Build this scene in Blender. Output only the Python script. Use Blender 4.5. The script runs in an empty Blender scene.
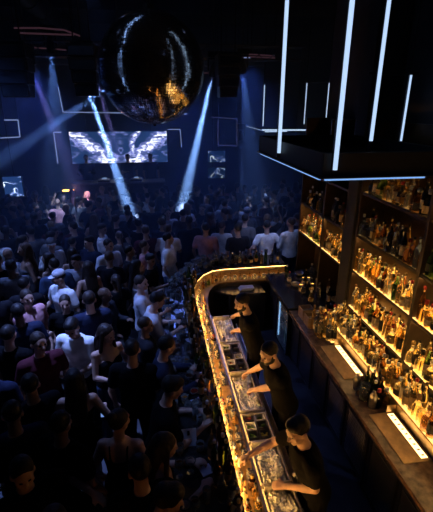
import bpy, bmesh, math, random
from mathutils import Vector, Matrix, Quaternion
C = bpy.context.scene.collection
SC = bpy.context.scene
PI = math.pi
rnd = random.Random(11)
V = Vector

# ---------------------------------------------------------------- helpers
class MB:
    """collects shapes, then builds them as ONE mesh object"""
    def __init__(s):
        s.v = []; s.f = []; s.m = []
    def add(s, vs, fs, mi=0):
        o = len(s.v)
        s.v += [tuple(p) for p in vs]
        s.f += [tuple(i + o for i in f) for f in fs]
        s.m += [mi] * len(fs)
        return s
    def box(s, x0, x1, y0, y1, z0, z1, mi=0):
        vs = [(x, y, z) for z in (z0, z1) for y in (y0, y1) for x in (x0, x1)]
        return s.add(vs, [(0, 2, 3, 1), (4, 5, 7, 6), (0, 1, 5, 4), (2, 6, 7, 3), (0, 4, 6, 2), (1, 3, 7, 5)], mi)
    def obox(s, c, ax, ay, az, mi=0):
        """oriented box: centre and three half-axis vectors"""
        c, ax, ay, az = V(c), V(ax), V(ay), V(az)
        vs = [c + ax * i + ay * j + az * k for k in (-1, 1) for j in (-1, 1) for i in (-1, 1)]
        return s.add(vs, [(0, 2, 3, 1), (4, 5, 7, 6), (0, 1, 5, 4), (2, 6, 7, 3), (0, 4, 6, 2), (1, 3, 7, 5)], mi)
    def loft(s, rings, cap=True, mi=0):
        n = len(rings[0]); vs = [p for r in rings for p in r]; fs = []
        for k in range(len(rings) - 1):
            for i in range(n):
                j = (i + 1) % n
                fs.append((k * n + i, k * n + j, (k + 1) * n + j, (k + 1) * n + i))
        if cap:
            fs.append(tuple(range(n - 1, -1, -1)))
            fs.append(tuple((len(rings) - 1) * n + i for i in range(n)))
        return s.add(vs, fs, mi)
    def tube(s, p0, p1, r0, r1=None, n=10, mi=0):
        r1 = r0 if r1 is None else r1
        p0, p1 = V(p0), V(p1)
        d = (p1 - p0).normalized()
        a = d.orthogonal().normalized(); b = d.cross(a)
        R = lambda p, r: [p + (a * math.cos(2 * PI * i / n) + b * math.sin(2 * PI * i / n)) * r for i in range(n)]
        return s.loft([R(p0, r0), R(p1, r1)], True, mi)
    def path(s, pts, r, n=8, mi=0):
        for a, b in zip(pts[:-1], pts[1:]): s.tube(a, b, r, r, n, mi)
        return s
    def capsule(s, p0, p1, r0, r1, n=12, h=4, mi=0):
        p0, p1 = V(p0), V(p1)
        d = (p1 - p0)
        d = d.normalized() if d.length > 1e-6 else V((0, 0, 1))
        a = d.orthogonal().normalized(); b = d.cross(a)
        rings = []
        for k in range(h):
            t = -PI / 2 + (k + .5) * (PI / 2) / h
            rings.append((p0 + d * r0 * math.sin(t), r0 * math.cos(t)))
        rings.append((p0, r0)); rings.append((p1, r1))
        for k in range(h):
            t = (k + .5) * (PI / 2) / h
            rings.append((p1 + d * r1 * math.sin(t), r1 * math.cos(t)))
        return s.loft([[p + (a * math.cos(2 * PI * i / n) + b * math.sin(2 * PI * i / n)) * r for i in range(n)] for p, r in rings], True, mi)
    def ellip(s, c, rx, ry, rz, M=None, n=18, k=11, mi=0):
        c = V(c); rings = []
        for j in range(1, k):
            t = -PI / 2 + PI * j / k
            ring = []
            for i in range(n):
                p = V((rx * math.cos(t) * math.cos(2 * PI * i / n), ry * math.cos(t) * math.sin(2 * PI * i / n), rz * math.sin(t)))
                ring.append(c + (M @ p if M is not None else p))
            rings.append(ring)
        return s.loft(rings, True, mi)
    def lathe(s, prof, c=(0, 0, 0), n=12, mi=0, sq=0.0):
        """profile of (r, z); sq > 0 squares the section"""
        rings = []
        for r, z in prof:
            ring = []
            for i in range(n):
                a = 2 * PI * (i + .5) / n
                k = 1.0
                if sq and r > .02:
                    k = 1 + sq * (1 / max(abs(math.cos(a)), abs(math.sin(a))) - 1)
                ring.append((c[0] + r * k * math.cos(a), c[1] + r * k * math.sin(a), c[2] + z))
            rings.append(ring)
        return s.loft(rings, True, mi)
    def prism(s, poly, z0, z1, mi=0):
        return s.loft([[(x, y, z0) for x, y in poly], [(x, y, z1) for x, y in poly]], True, mi)
    def mesh(s, name, off=(0, 0, 0), smooth=False):
        me = bpy.data.meshes.new(name)
        me.from_pydata([(x - off[0], y - off[1], z - off[2]) for x, y, z in s.v], [], s.f)
        for p, m in zip(me.polygons, s.m):
            p.material_index = m
            p.use_smooth = smooth
        bm = bmesh.new(); bm.from_mesh(me)
        bmesh.ops.recalc_face_normals(bm, faces=bm.faces); bm.to_mesh(me); bm.free()
        me.update()
        return me

def link(name, me, mats, parent=None, color=None):
    o = bpy.data.objects.new(name, me); C.objects.link(o)
    if len(me.materials) == 0:
        for m in (mats if isinstance(mats, (list, tuple)) else [mats]): me.materials.append(m)
    if parent is not None: o.parent = parent
    if color is not None: o.color = color
    return o

def tag(o, label=None, cat=None, group=None, kind=None):
    if label: o['label'] = label
    if cat: o['category'] = cat
    if group: o['group'] = group
    if kind: o['kind'] = kind
    return o

def thing(name, label, cat, loc=(0, 0, 0), rz=0, group=None):
    o = bpy.data.objects.new(name, None); C.objects.link(o)
    o.location = loc; o.rotation_euler = (0, 0, rz); o.empty_display_size = .1
    return tag(o, label, cat, group)

def wloc(root):
    return V((0, 0, 0)) if root is None else root.location + (wloc(root.parent) if root.parent else V((0, 0, 0)))

def part(root, name, mb, mats, smooth=False, bev=0, color=None):
    """mesh given in world coordinates, stored under root (roots made this way are not rotated)"""
    o = link(name, mb.mesh(name, wloc(root), smooth), mats, root, color)
    if bev: bevel(o, bev)
    return o

def solo(name, mb, mats, label, cat, group=None, smooth=False, bev=0, color=None, kind=None):
    xs = [v[0] for v in mb.v]; ys = [v[1] for v in mb.v]; z0 = min(v[2] for v in mb.v)
    loc = V(((min(xs) + max(xs)) / 2, (min(ys) + max(ys)) / 2, z0))
    o = link(name, mb.mesh(name, loc, smooth), mats, None, color); o.location = loc
    if bev: bevel(o, bev)
    return tag(o, label, cat, group, kind)

def bevel(o, w, seg=2):
    m = o.modifiers.new('edge', 'BEVEL'); m.width = w; m.segments = seg; m.limit_method = 'ANGLE'

def struct(name, mb, mats, bev=0):
    o = link(name, mb.mesh(name), mats); o['kind'] = 'structure'
    if bev: bevel(o, bev)
    return o

def dup(root, loc, rz=0, label=None, group=None, scale=1.0, name=None):
    r = root.copy(); C.objects.link(r); r.location = loc; r.rotation_euler = (0, 0, rz); r.scale = (scale,) * 3
    if label: r['label'] = label
    if group: r['group'] = group
    for ch in list(root.children):
        c = ch.copy(); C.objects.link(c); c.parent = r
        for g in list(ch.children):
            d = g.copy(); C.objects.link(d); d.parent = c
    return r

ONES = 'first second third fourth fifth sixth seventh eighth ninth tenth eleventh twelfth thirteenth fourteenth fifteenth sixteenth seventeenth eighteenth nineteenth twentieth'.split()
TENS = {2: 'twenty', 3: 'thirty', 4: 'forty', 5: 'fifty', 6: 'sixty', 7: 'seventy', 8: 'eighty', 9: 'ninety'}
def nth(i):
    """ordinal word for a count from 1"""
    if i <= 20: return ONES[i - 1]
    if i % 10 == 0: return TENS[i // 10][:-1] + 'ieth'
    return TENS[i // 10] + '-' + ONES[i % 10 - 1]

# ---------------------------------------------------------------- materials
def mat(name, col=(.1, .1, .1), rough=.6, metal=0., emit=None, estr=0., noise=0., nscale=8., bump=0., spec=.5, obj=False, trans=0., ior=1.45, alpha=1.):
    m = bpy.data.materials.new(name); m.use_nodes = True
    nt = m.node_tree; N = nt.nodes; L = nt.links
    b = N['Principled BSDF']
    b.inputs['Base Color'].default_value = (*col, 1); b.inputs['Roughness'].default_value = rough
    b.inputs['Metallic'].default_value = metal; b.inputs['Specular IOR Level'].default_value = spec
    b.inputs['Transmission Weight'].default_value = trans; b.inputs['IOR'].default_value = ior
    src = None
    if obj:
        oi = N.new('ShaderNodeObjectInfo'); src = oi.outputs['Color']
    if noise or bump:
        tc = N.new('ShaderNodeTexCoord'); nz = N.new('ShaderNodeTexNoise')
        nz.inputs['Scale'].default_value = nscale; nz.inputs['Detail'].default_value = 5
        L.new(tc.outputs['Object'], nz.inputs['Vector'])
        if noise:
            mr = N.new('ShaderNodeMapRange'); mr.inputs['From Min'].default_value = .3; mr.inputs['From Max'].default_value = .7
            mr.inputs['To Min'].default_value = 1 - noise; mr.inputs['To Max'].default_value = 1 + noise
            L.new(nz.outputs['Fac'], mr.inputs['Value'])
            mx = N.new('ShaderNodeMix'); mx.data_type = 'RGBA'; mx.blend_type = 'MULTIPLY'; mx.inputs['Factor'].default_value = 1
            if src is not None: L.new(src, mx.inputs['A'])
            else: mx.inputs['A'].default_value = (*col, 1)
            L.new(mr.outputs['Result'], mx.inputs['B']); src = mx.outputs['Result']
        if bump:
            bp = N.new('ShaderNodeBump'); bp.inputs['Strength'].default_value = bump; bp.inputs['Distance'].default_value = .01
            L.new(nz.outputs['Fac'], bp.inputs['Height']); L.new(bp.outputs['Normal'], b.inputs['Normal'])
    if src is not None: L.new(src, b.inputs['Base Color'])
    if emit is not None:
        b.inputs['Emission Color'].default_value = (*emit, 1); b.inputs['Emission Strength'].default_value = estr
    return m

M = {}
M['floor'] = mat('dark_floor', (.05, .05, .055), .35, noise=.4, nscale=3, bump=.1)
M['black'] = mat('matt_black_paint', (.02, .02, .023), .7, noise=.3, nscale=6)
M['ceiling'] = mat('black_ceiling', (.02, .02, .025), .85, noise=.4, nscale=2)
M['wall'] = mat('dark_plaster', (.035, .035, .045), .8, noise=.4, nscale=2, bump=.2)
M['wood'] = mat('dark_stained_wood', (.045, .028, .018), .4, noise=.4, nscale=9, bump=.08)
M['counter'] = mat('dark_brown_stone', (.15, .09, .05), .22, noise=.55, nscale=14)
M['bartop'] = mat('black_polished_bar_top', (.02, .02, .022), .18, noise=.4, nscale=10)
M['steel'] = mat('brushed_steel', (.55, .53, .5), .33, 1., noise=.25, nscale=25, bump=.05)
M['steel_dark'] = mat('dark_steel', (.16, .16, .17), .35, .9, noise=.25, nscale=20)
M['brass'] = mat('bronze_sheet', (.5, .36, .2), .35, .9, noise=.25, nscale=12, bump=.05)
M['mirror'] = mat('smoked_mirror', (.28, .2, .13), .12, 1.)
M['backpanel'] = mat('bronze_tinted_back_panel', (.11, .065, .032), .3, .4, noise=.3, nscale=5)
M['cabinet'] = mat('black_cabinet_front', (.022, .023, .028), .35, noise=.3, nscale=6)
M['mesh'] = mat('perforated_metal', (.05, .055, .07), .3, .8, noise=.2)
M['sheet'] = mat('perforated_grey_sheet', (.22, .22, .25), .35, .35, noise=.2)
M['black_metal'] = mat('black_metal', (.025, .025, .028), .38, .6, noise=.2)
M['plastic'] = mat('black_plastic', (.015, .015, .017), .4, noise=.2)
M['white_plastic'] = mat('white_plastic', (.7, .7, .7), .5, noise=.1)
M['paper'] = mat('paper', (.6, .6, .6), .8, noise=.1, obj=True)
M['skin'] = mat('skin', obj=True, rough=.5, noise=.12, nscale=14)
M['hair'] = mat('hair', obj=True, rough=.5, noise=.4, nscale=40, bump=.6, spec=.3)
M['cloth'] = mat('cloth', obj=True, rough=.9, noise=.25, nscale=9, bump=.35, spec=.04)
M['shoe'] = mat('shoe_leather', (.02, .02, .02), .5, noise=.2)
M['eye'] = mat('eye', (.015, .012, .01), .25, noise=.1)
M['lip'] = mat('lip', (.25, .1, .08), .5, noise=.1)
M['glass'] = mat('bottle_glass', obj=True, rough=.05, trans=.85, ior=1.35, spec=.6, noise=.08)
M['clear'] = mat('clear_glass', (.85, .88, .9), .08, trans=.85, ior=1.4, noise=.03)
M['cap'] = mat('bottle_cap', obj=True, rough=.4, metal=.4, noise=.2)
M['label'] = mat('bottle_label', obj=True, rough=.7, noise=.45, nscale=45)
M['ice'] = mat('ice', (.9, .9, .9), .2, trans=.2, ior=1.31, noise=.1, nscale=30)
M['fruit'] = mat('garnish', obj=True, rough=.6, noise=.3, nscale=30)

def emis(name, col, s, noise=0.):
    m = bpy.data.materials.new(name); m.use_nodes = True
    nt = m.node_tree; nt.nodes.clear()
    e = nt.nodes.new('ShaderNodeEmission'); o = nt.nodes.new('ShaderNodeOutputMaterial')
    e.inputs['Color'].default_value = (*col, 1); e.inputs['Strength'].default_value = s
    nt.links.new(e.outputs['Emission'], o.inputs['Surface'])
    return m
WARM = (1., .5, .13)
M['led_warm'] = emis('warm_led_strip', (1., .55, .16), 11)
M['light_panel'] = emis('warm_frosted_light_panel', (1., .48, .11), 22)
M['led_glow'] = emis('warm_frosted_shelf_light', (1., .5, .12), 2.9)
M['added_ice_glow'] = emis('added_warm_ice_glow', (1., .5, .12), 24)  # glow of an added strip that warms the ice bins
M['dim_glow'] = emis('added_dim_shelf_glow', (1., .5, .13), .4)  # glow added for the bottles on the darker shelves
M['led_down'] = emis('warm_under_shelf_led', (1., .56, .18), 38)
M['tube_side'] = emis('cold_led_tube_at_the_side', (.3, .5, 1.), 2.0)
M['tube_dim'] = emis('dim_led_tube', (.4, .4, .8), .12)
M['ledge'] = mat('pale_frosted_ledge', (.3, .18, .08), .4, noise=.3, nscale=22, bump=.1)
M['bin_steel'] = mat('satin_steel', (.5, .46, .4), .45, .55, noise=.25, nscale=20)
M['led_shelf'] = emis('warm_shelf_led', (1., .52, .15), 3.2)
M['led_tray'] = emis('warm_counter_led_panel', (1., .6, .22), 4)
M['tube'] = emis('cold_white_led_tube', (.5, .7, 1.), 1.05)
M['edge'] = emis('cold_white_led_edge', (.25, .5, 1.), .85)
M['tube_far'] = emis('cold_white_led_tube_dimmed', (.36, .5, 1.), .6)
M['canopy_black'] = mat('deep_black_lacquer', (.006, .006, .007), .6, noise=.2)
M['lens'] = emis('spotlight_lens', (.6, .75, 1.), 6)
M['lit_pipe'] = emis('pink_pipe_glow', (.6, .28, .42), .05)  # emission stands in for pink light falling on the ceiling pipes
M['fridge_led'] = emis('fridge_light', (.3, .6, 1.), 2.2)
M['fridge_back'] = emis('fridge_added_glow', (.16, .36, .62), 1.3)  # glow of the panel added behind the fridge shelves
M['added_glow'] = emis('added_amber_glow', (1., .42, .08), 3)  # emission in place of amber glints on glass bowls
M['tray_sheet'] = mat('bronze_tray_sheet', (.5, .33, .15), .35, .35, noise=.25, nscale=12, bump=.05)
M['phone'] = emis('phone_screen', (.25, .45, 1.), .7)
M['amber_lamp'] = emis('amber_lamp', (1., .4, .1), 9)

def screen_mat(name, strength, seed, scale, mirror, tint=(.55, .62, 1.)):
    """a picture on a screen: pale branching shapes on black"""
    m = bpy.data.materials.new(name); m.use_nodes = True
    nt = m.node_tree; N = nt.nodes; L = nt.links; N.clear()
    out = N.new('ShaderNodeOutputMaterial'); e = N.new('ShaderNodeEmission')
    tc = N.new('ShaderNodeTexCoord'); sp = N.new('ShaderNodeSeparateXYZ'); L.new(tc.outputs['Object'], sp.inputs[0])
    ab = N.new('ShaderNodeMath'); ab.operation = 'ABSOLUTE' if mirror else 'MULTIPLY'
    L.new(sp.outputs['X'], ab.inputs[0])
    if not mirror: ab.inputs[1].default_value = 1
    co = N.new('ShaderNodeCombineXYZ'); L.new(ab.outputs[0], co.inputs['X']); L.new(sp.outputs['Z'], co.inputs['Y'])
    co.inputs['Z'].default_value = seed
    mp = N.new('ShaderNodeMapping'); L.new(co.outputs[0], mp.inputs['Vector'])
    mp.inputs['Rotation'].default_value = (0, 0, -.75 if mirror else 0); mp.inputs['Scale'].default_value = (.55, 1.5, 1) if mirror else (1, 1, 1)
    nz = N.new('ShaderNodeTexNoise')
    nz.inputs['Scale'].default_value = scale; nz.inputs['Detail'].default_value = 4; nz.inputs['Distortion'].default_value = .6
    L.new(mp.outputs[0], nz.inputs['Vector'])
    sb = N.new('ShaderNodeMath'); sb.operation = 'SUBTRACT'; L.new(nz.outputs['Fac'], sb.inputs[0]); sb.inputs[1].default_value = .5
    aa = N.new('ShaderNodeMath'); aa.operation = 'ABSOLUTE'; L.new(sb.outputs[0], aa.inputs[0])
    n2 = N.new('ShaderNodeTexNoise'); n2.inputs['Scale'].default_value = scale * .8; n2.inputs['Detail'].default_value = 2
    L.new(mp.outputs[0], n2.inputs['Vector'])
    r1 = N.new('ShaderNodeMapRange'); r1.inputs['From Min'].default_value = .045; r1.inputs['From Max'].default_value = .0
    L.new(aa.outputs[0], r1.inputs['Value'])
    r2 = N.new('ShaderNodeMapRange'); r2.inputs['From Min'].default_value = .38; r2.inputs['From Max'].default_value = .55
    L.new(n2.outputs['Fac'], r2.inputs['Value'])
    mu = N.new('ShaderNodeMath'); mu.operation = 'MULTIPLY'; L.new(r1.outputs[0], mu.inputs[0]); L.new(r2.outputs[0], mu.inputs[1])
    if mirror:
        def mth(op, a, b):
            q = N.new('ShaderNodeMath'); q.operation = op
            for i_, v_ in enumerate((a, b)):
                if v_ is None: continue
                if isinstance(v_, (int, float)): q.inputs[i_].default_value = v_
                else: L.new(v_, q.inputs[i_])
            return q.outputs[0]
        def fall(v_, w_):
            q = N.new('ShaderNodeMapRange'); q.interpolation_type = 'SMOOTHSTEP'; q.inputs['From Min'].default_value = w_; q.inputs['From Max'].default_value = 0
            L.new(v_, q.inputs['Value']); return q.outputs[0]
        n3 = N.new('ShaderNodeTexNoise'); n3.inputs['Scale'].default_value = 2.5; L.new(co.outputs[0], n3.inputs['Vector'])
        wob = mth('MULTIPLY', mth('SUBTRACT', n3.outputs['Fac'], .5), .9)
        A_, Z_ = ab.outputs[0], sp.outputs['Z']
        diag = fall(mth('ABSOLUTE', mth('ADD', mth('ADD', mth('SUBTRACT', Z_, mth('MULTIPLY', A_, .75)), .8), wob), None), .42)
        strand = fall(mth('ABSOLUTE', mth('ADD', mth('SUBTRACT', mth('SUBTRACT', A_, .42), mth('MULTIPLY', mth('MULTIPLY', Z_, Z_), .9)), mth('MULTIPLY', wob, .3)), None), .13)
        n4 = N.new('ShaderNodeTexNoise'); n4.inputs['Scale'].default_value = 7; n4.inputs['Detail'].default_value = 3; n4.inputs['Distortion'].default_value = 1.2; L.new(mp.outputs[0], n4.inputs['Vector'])
        r4 = N.new('ShaderNodeMapRange'); r4.inputs['From Min'].default_value = .42; r4.inputs['From Max'].default_value = .66; L.new(n4.outputs['Fac'], r4.inputs['Value'])
        tot = mth('ADD', mth('MULTIPLY', mth('MAXIMUM', diag, mth('MULTIPLY', strand, .9)), mth('ADD', mth('MULTIPLY', r4.outputs[0], 1.1), .12)), mth('MULTIPLY', mu.outputs[0], .25))
        mu = N.new('ShaderNodeMath'); mu.operation = 'MULTIPLY'; L.new(tot, mu.inputs[0]); mu.inputs[1].default_value = 1
    cr = N.new('ShaderNodeValToRGB')
    cr.color_ramp.elements[0].color = (.006, .02, .075, 1); cr.color_ramp.elements[1].color = (*[min(1, c * 1.6) for c in tint], 1)
    k = cr.color_ramp.elements.new(.35); k.color = (tint[0] * .25, tint[1] * .28, tint[2] * .5, 1)
    L.new(mu.outputs[0], cr.inputs['Fac']); L.new(cr.outputs['Color'], e.inputs['Color'])
    e.inputs['Strength'].default_value = strength
    L.new(e.outputs[0], out.inputs['Surface'])
    return m

# ---------------------------------------------------------------- camera
cd = bpy.data.cameras.new('camera'); cam = bpy.data.objects.new('camera', cd); C.objects.link(cam)
H = 4.2; FPX = 401.
cd.sensor_fit = 'VERTICAL'; cd.sensor_height = 24; cd.lens = FPX / 512 * 24; cd.clip_start = .05; cd.clip_end = 100
PITCH = math.atan(150 / FPX); YAW = math.atan(65.5 / (FPX / math.cos(PITCH)))
cam.location = (0, 0, H); cam.rotation_euler = (PI / 2 - PITCH, 0, -YAW)
SC.camera = cam
# ---------------------------------------------------------------- people
def remeshed(mb, voxel, name, it=2, fac=.4):
    me = mb.mesh('tmp'); o = bpy.data.objects.new('tmp', me); C.objects.link(o)
    r = o.modifiers.new('r', 'REMESH'); r.mode = 'VOXEL'; r.voxel_size = voxel; r.use_smooth_shade = True
    s = o.modifiers.new('s', 'SMOOTH'); s.factor = fac; s.iterations = it
    dg = bpy.context.evaluated_depsgraph_get()
    out = bpy.data.meshes.new_from_object(o.evaluated_get(dg)); out.name = name
    bpy.data.objects.remove(o); bpy.data.meshes.remove(me)
    for p in out.polygons: p.use_smooth = True
    return out

def ellring(c, rx, ry, n=20, M_=None):
    return [V(c) + (M_ @ V((rx * math.cos(2 * PI * i / n), ry * math.sin(2 * PI * i / n), 0)) if M_ else V((rx * math.cos(2 * PI * i / n), ry * math.sin(2 * PI * i / n), 0))) for i in range(n)]

def ik(S, T, l1, l2, pole):
    d = T - S; L_ = min(d.length, (l1 + l2) * .995); d = d.normalized(); T = S + d * L_
    a = (l1 * l1 - l2 * l2 + L_ * L_) / (2 * L_); h = math.sqrt(max(0, l1 * l1 - a * a))
    p = V(pole) - d * V(pole).dot(d)
    p = p.normalized() if p.length > 1e-4 else d.orthogonal().normalized()
    return S + d * a + p * h, T

def hand(m, w, d, n, side, curl):
    """palm with four unequal bent fingers and a thumb; n = palm normal, side +1 right hand"""
    d = d.normalized(); n = (n - d * n.dot(d)).normalized(); th = d.cross(n) * side
    kn = []
    for k, (off, ln) in enumerate(((.03, .068), (.01, .076), (-.01, .07), (-.029, .055))):
        kp = w + d * (.088 - .004 * abs(k - 1)) + th * off
        m.capsule(w + th * off * .55 + d * .01, kp, .017, .0135, 8, 2)
        cur = d.copy(); p = kp
        for j, fr in enumerate((.45, .32, .23)):
            ax = d.cross(n).normalized()
            cur = (Quaternion(ax, curl * (.6 + .35 * j)) @ cur) if True else cur
            q = p + cur * ln * fr * 1.1
            m.capsule(p, q, .0112 - .001 * j, .0102 - .001 * j, 7, 2); p = q
    b = w + d * .03 + th * .024
    c1 = b + (d * .6 + th * .75 + n * .2).normalized() * .038
    c2 = c1 + (d * .85 + th * .2 + n * (.2 + .5 * curl)).normalized() * .032
    m.capsule(b, c1, .0155, .0125, 8, 2); m.capsule(c1, c2, .0125, .01, 8, 2)

def figure(female=False, lean=0., twist=0., yaw=0., pitch=0., rh=(.28, .12, .95), lh=(-.28, .12, .95), curl=.5, top='tee', hair='short', bottom='trousers', voxel=.011, rn=(0, 0, -1), ln=(0, 0, -1), rp=(.5, -.6, -.6), lp=(-.5, -.6, -.6), rdir=None, ldir=None, beard=False, cap=False):
    sw = .165 if female else .19
    R = Matrix.Rotation(-lean, 3, 'X') @ Matrix.Rotation(twist, 3, 'Z'); pv = V((0, 0, .95))
    U = lambda p: pv + R @ (V(p) - pv)
    RH = R @ Matrix.Rotation(yaw, 3, 'Z') @ Matrix.Rotation(-pitch, 3, 'X'); hp = V((0, -.005, 1.56))
    Hd = lambda p: U(hp) + RH @ (V(p) - hp)
    B, T, P, Hh, X = MB(), MB(), MB(), MB(), MB()
    f = .9 if female else 1.
    rings = [(.84, .13, .1, 0), (.9, .168 if female else .16, .118, -.005), (.97, .165 if female else .158, .115, 0), (1.08, .125 if female else .148, .1, 0), (1.18, .135 if female else .16, .108, .004), (1.29, .155 if female else .185, .118, .006), (1.37, .155 if female else .188, .108, 0), (1.43, .125 if female else .15, .085, -.008), (1.475, .07, .065, -.012)]
    def torso(m, z0, z1, g):
        rr = [r for r in rings if z0 <= r[0] <= z1]
        m.loft([[U(p) for p in ellring((0, yo, z), rx + g, ry + g)] for z, rx, ry, yo in rr])
    torso(B, .84, 1.48, 0)
    if female:
        for s in (-1, 1): B.ellip(U((s * .075, .085, 1.27)), .068, .06, .07, R)
    B.capsule(U((0, -.015, 1.45)), Hd((0, -.005, 1.575)), .06 * f, .054 * f)
    # head
    B.ellip(Hd((0, .003, 1.677)), .077, .096, .1, RH, 20, 13)
    B.ellip(Hd((0, .03, 1.612)), .06, .068, .07, RH)
    B.ellip(Hd((0, .072, 1.573)), .03, .026, .022, RH)
    B.capsule(Hd((0, .094, 1.67)), Hd((0, .115, 1.638)), .011, .0165, 8, 3)
    B.capsule(Hd((-.04, .083, 1.69)), Hd((.04, .083, 1.69)), .013, .013, 8, 3)
    B.ellip(Hd((0, .094, 1.606)), .025, .012, .011, RH, 10, 7)
    for s in (-1, 1):
        B.ellip(Hd((s * .079, -.004, 1.645)), .013, .024, .034, RH, 10, 7)
        B.ellip(Hd((s * .04, .066, 1.64)), .028, .028, .026, RH, 10, 7)
    # legs
    for s in (-1, 1):
        hip, knee, ank = V((s * .09, 0, .9)), V((s * .11, .025, .5)), V((s * .125, -.01, .09))
        B.capsule(hip, knee, .088, .055); B.capsule(knee, ank, .055, .036); B.capsule(knee + V((0, -.02, -.08)), knee + V((0, -.02, -.2)), .052, .042)
        B.capsule(ank + V((0, -.03, -.045)), ank + V((s * .02, .15, -.055)), .036, .028)
        X.capsule(ank + V((0, -.04, -.04)), ank + V((s * .02, .165, -.05)), .043, .034); X.capsule(ank, ank + V((0, 0, -.04)), .045, .045)
        if bottom == 'trousers':
            P.capsule(hip, knee, .102, .075); P.capsule(knee, ank, .074, .062)
        elif bottom == 'shorts':
            P.capsule(hip, hip + (knee - hip) * .85, .106, .098)
        else:
            P.capsule(hip, hip + (knee - hip) * .75, .115, .11); P.capsule(hip + V((-s * .09, 0, -.05)), hip + V((-s * .09, .02, -.3)), .1, .1)
    torso(P, .84, 1.0 if top != 'tank' else 1.09, .014)
    # arms
    for s, tgt, pole, pn, dr in ((1, rh, rp, rn, rdir), (-1, lh, lp, ln, ldir)):
        S = U((s * sw, -.005, 1.405)); E, W = ik(S, V(tgt), .29, .265, V(pole))
        B.capsule(U((s * sw * .6, 0, 1.4)), S, .06 * f, .058 * f)
        B.capsule(S, E, .055 * f, .041 * f); B.capsule(E, W, .042 * f, .027 * f); B.capsule(E, E + (W - E) * .4, .043 * f, .04 * f)
        d = V(dr) if dr is not None else (W - E)
        hand(B, W, d, V(pn), s, curl)
        if top in ('tee', 'shirt'):
            T.capsule(U((s * sw * .45, -.004, 1.405)), S, .082 * f, .08 * f); T.capsule(S, S + (E - S) * (.6 if not female else .4), .079 * f, .07 * f, 14)
        elif top == 'long':
            T.capsule(U((s * sw * .45, -.004, 1.405)), S, .082 * f, .08 * f); T.capsule(S, E, .077 * f, .06 * f); T.capsule(E, W, .06 * f, .045 * f)
        else:
            T.tube(U((s * .085, .085, 1.3)), U((s * .085, .03, 1.445)), .014, .014); T.tube(U((s * .085, .03, 1.445)), U((s * .08, -.07, 1.43)), .014, .014); T.tube(U((s * .08, -.07, 1.43)), U((s * .075, -.105, 1.3)), .014, .014)
    if top == 'tank': torso(T, .9, 1.3, .018)
    else:
        torso(T, .9, 1.48, .022)
    if female:
        for s in (-1, 1): T.ellip(U((s * .075, .088, 1.265)), .078, .07, .075, R)
    # hair
    if hair != 'bald':
        Hh.ellip(Hd((0, -.013, 1.697)), .084, .1, .096, RH, 20, 13)
        if hair == 'volume': Hh.ellip(Hd((0, .02, 1.745)), .072, .075, .052, RH); Hh.ellip(Hd((0, -.05, 1.7)), .082, .07, .09, RH)
        if hair == 'bun': Hh.ellip(Hd((0, -.1, 1.765)), .045, .045, .042, RH)
        if hair == 'tail': Hh.capsule(Hd((0, -.1, 1.74)), Hd((0, -.15, 1.6)), .036, .03); Hh.capsule(Hd((0, -.15, 1.6)), U((0, -.15, 1.38)), .03, .014)
        if hair == 'long':
            Hh.capsule(Hd((0, -.04, 1.7)), Hd((0, -.07, 1.58)), .09, .085)
            Hh.loft([ellring(Hd((0, -.045, 1.66)), .098, .075, 16), ellring(Hd((0, -.065, 1.56)), .108, .07, 16), ellring(U((0, -.1, 1.44)), .115, .058, 16), ellring(U((0, -.135, 1.3)), .11, .045, 16), ellring(U((0, -.14, 1.2)), .07, .03, 16)])
            for s in (-1, 1): Hh.capsule(Hd((s * .078, -.01, 1.7)), U((s * .1, .03, 1.44)), .026, .026)
    beardm = MB()
    if beard:
        beardm.ellip(Hd((0, .03, 1.592)), .064, .069, .052, RH); beardm.ellip(Hd((0, .072, 1.57)), .036, .034, .026, RH)
        for s in (-1, 1): beardm.capsule(Hd((s * .066, .02, 1.655)), Hd((s * .058, .035, 1.6)), .014, .016)
    out = {}
    me = remeshed(B, voxel, 'body')
    eyes = [Hd((s * .032, .093, 1.664)) for s in (-1, 1)]; mouth = Hd((0, .105, 1.606))
    for p in me.polygons:
        c = p.center
        if min((c - e).length for e in eyes) < max(.0125, voxel * .8): p.material_index = 1
        elif (c - mouth).length < .016 and abs((RH.inverted() @ (c - mouth)).z) < .007: p.material_index = 2
    out['body'] = me
    out['top'] = remeshed(T, max(voxel, .012), 'top', 3)
    out['bottoms'] = remeshed(P, max(voxel, .013), 'trousers', 3)
    if hair != 'bald': out['hair'] = remeshed(Hh, max(voxel, .011), 'hair', 2)
    if beard: out['beard'] = remeshed(beardm, .009, 'beard', 2)
    if cap:
        cm = MB(); cm.ellip(Hd((0, -.008, 1.725)), .09, .105, .075, RH, 20, 11)
        cm.loft([[Hd((math.cos(a) * .075, .06 + math.sin(a) * k, 1.712 + dz)) for a in [PI * i / 11 for i in range(12)]] for k, dz in ((.03, .006), (.1, -.006))] , False)
        out['cap'] = cm.mesh('cap', smooth=True)
    out['shoes'] = remeshed(X, .013, 'shoes', 2)
    out['kind'] = (bottom, hair)
    return out

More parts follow.
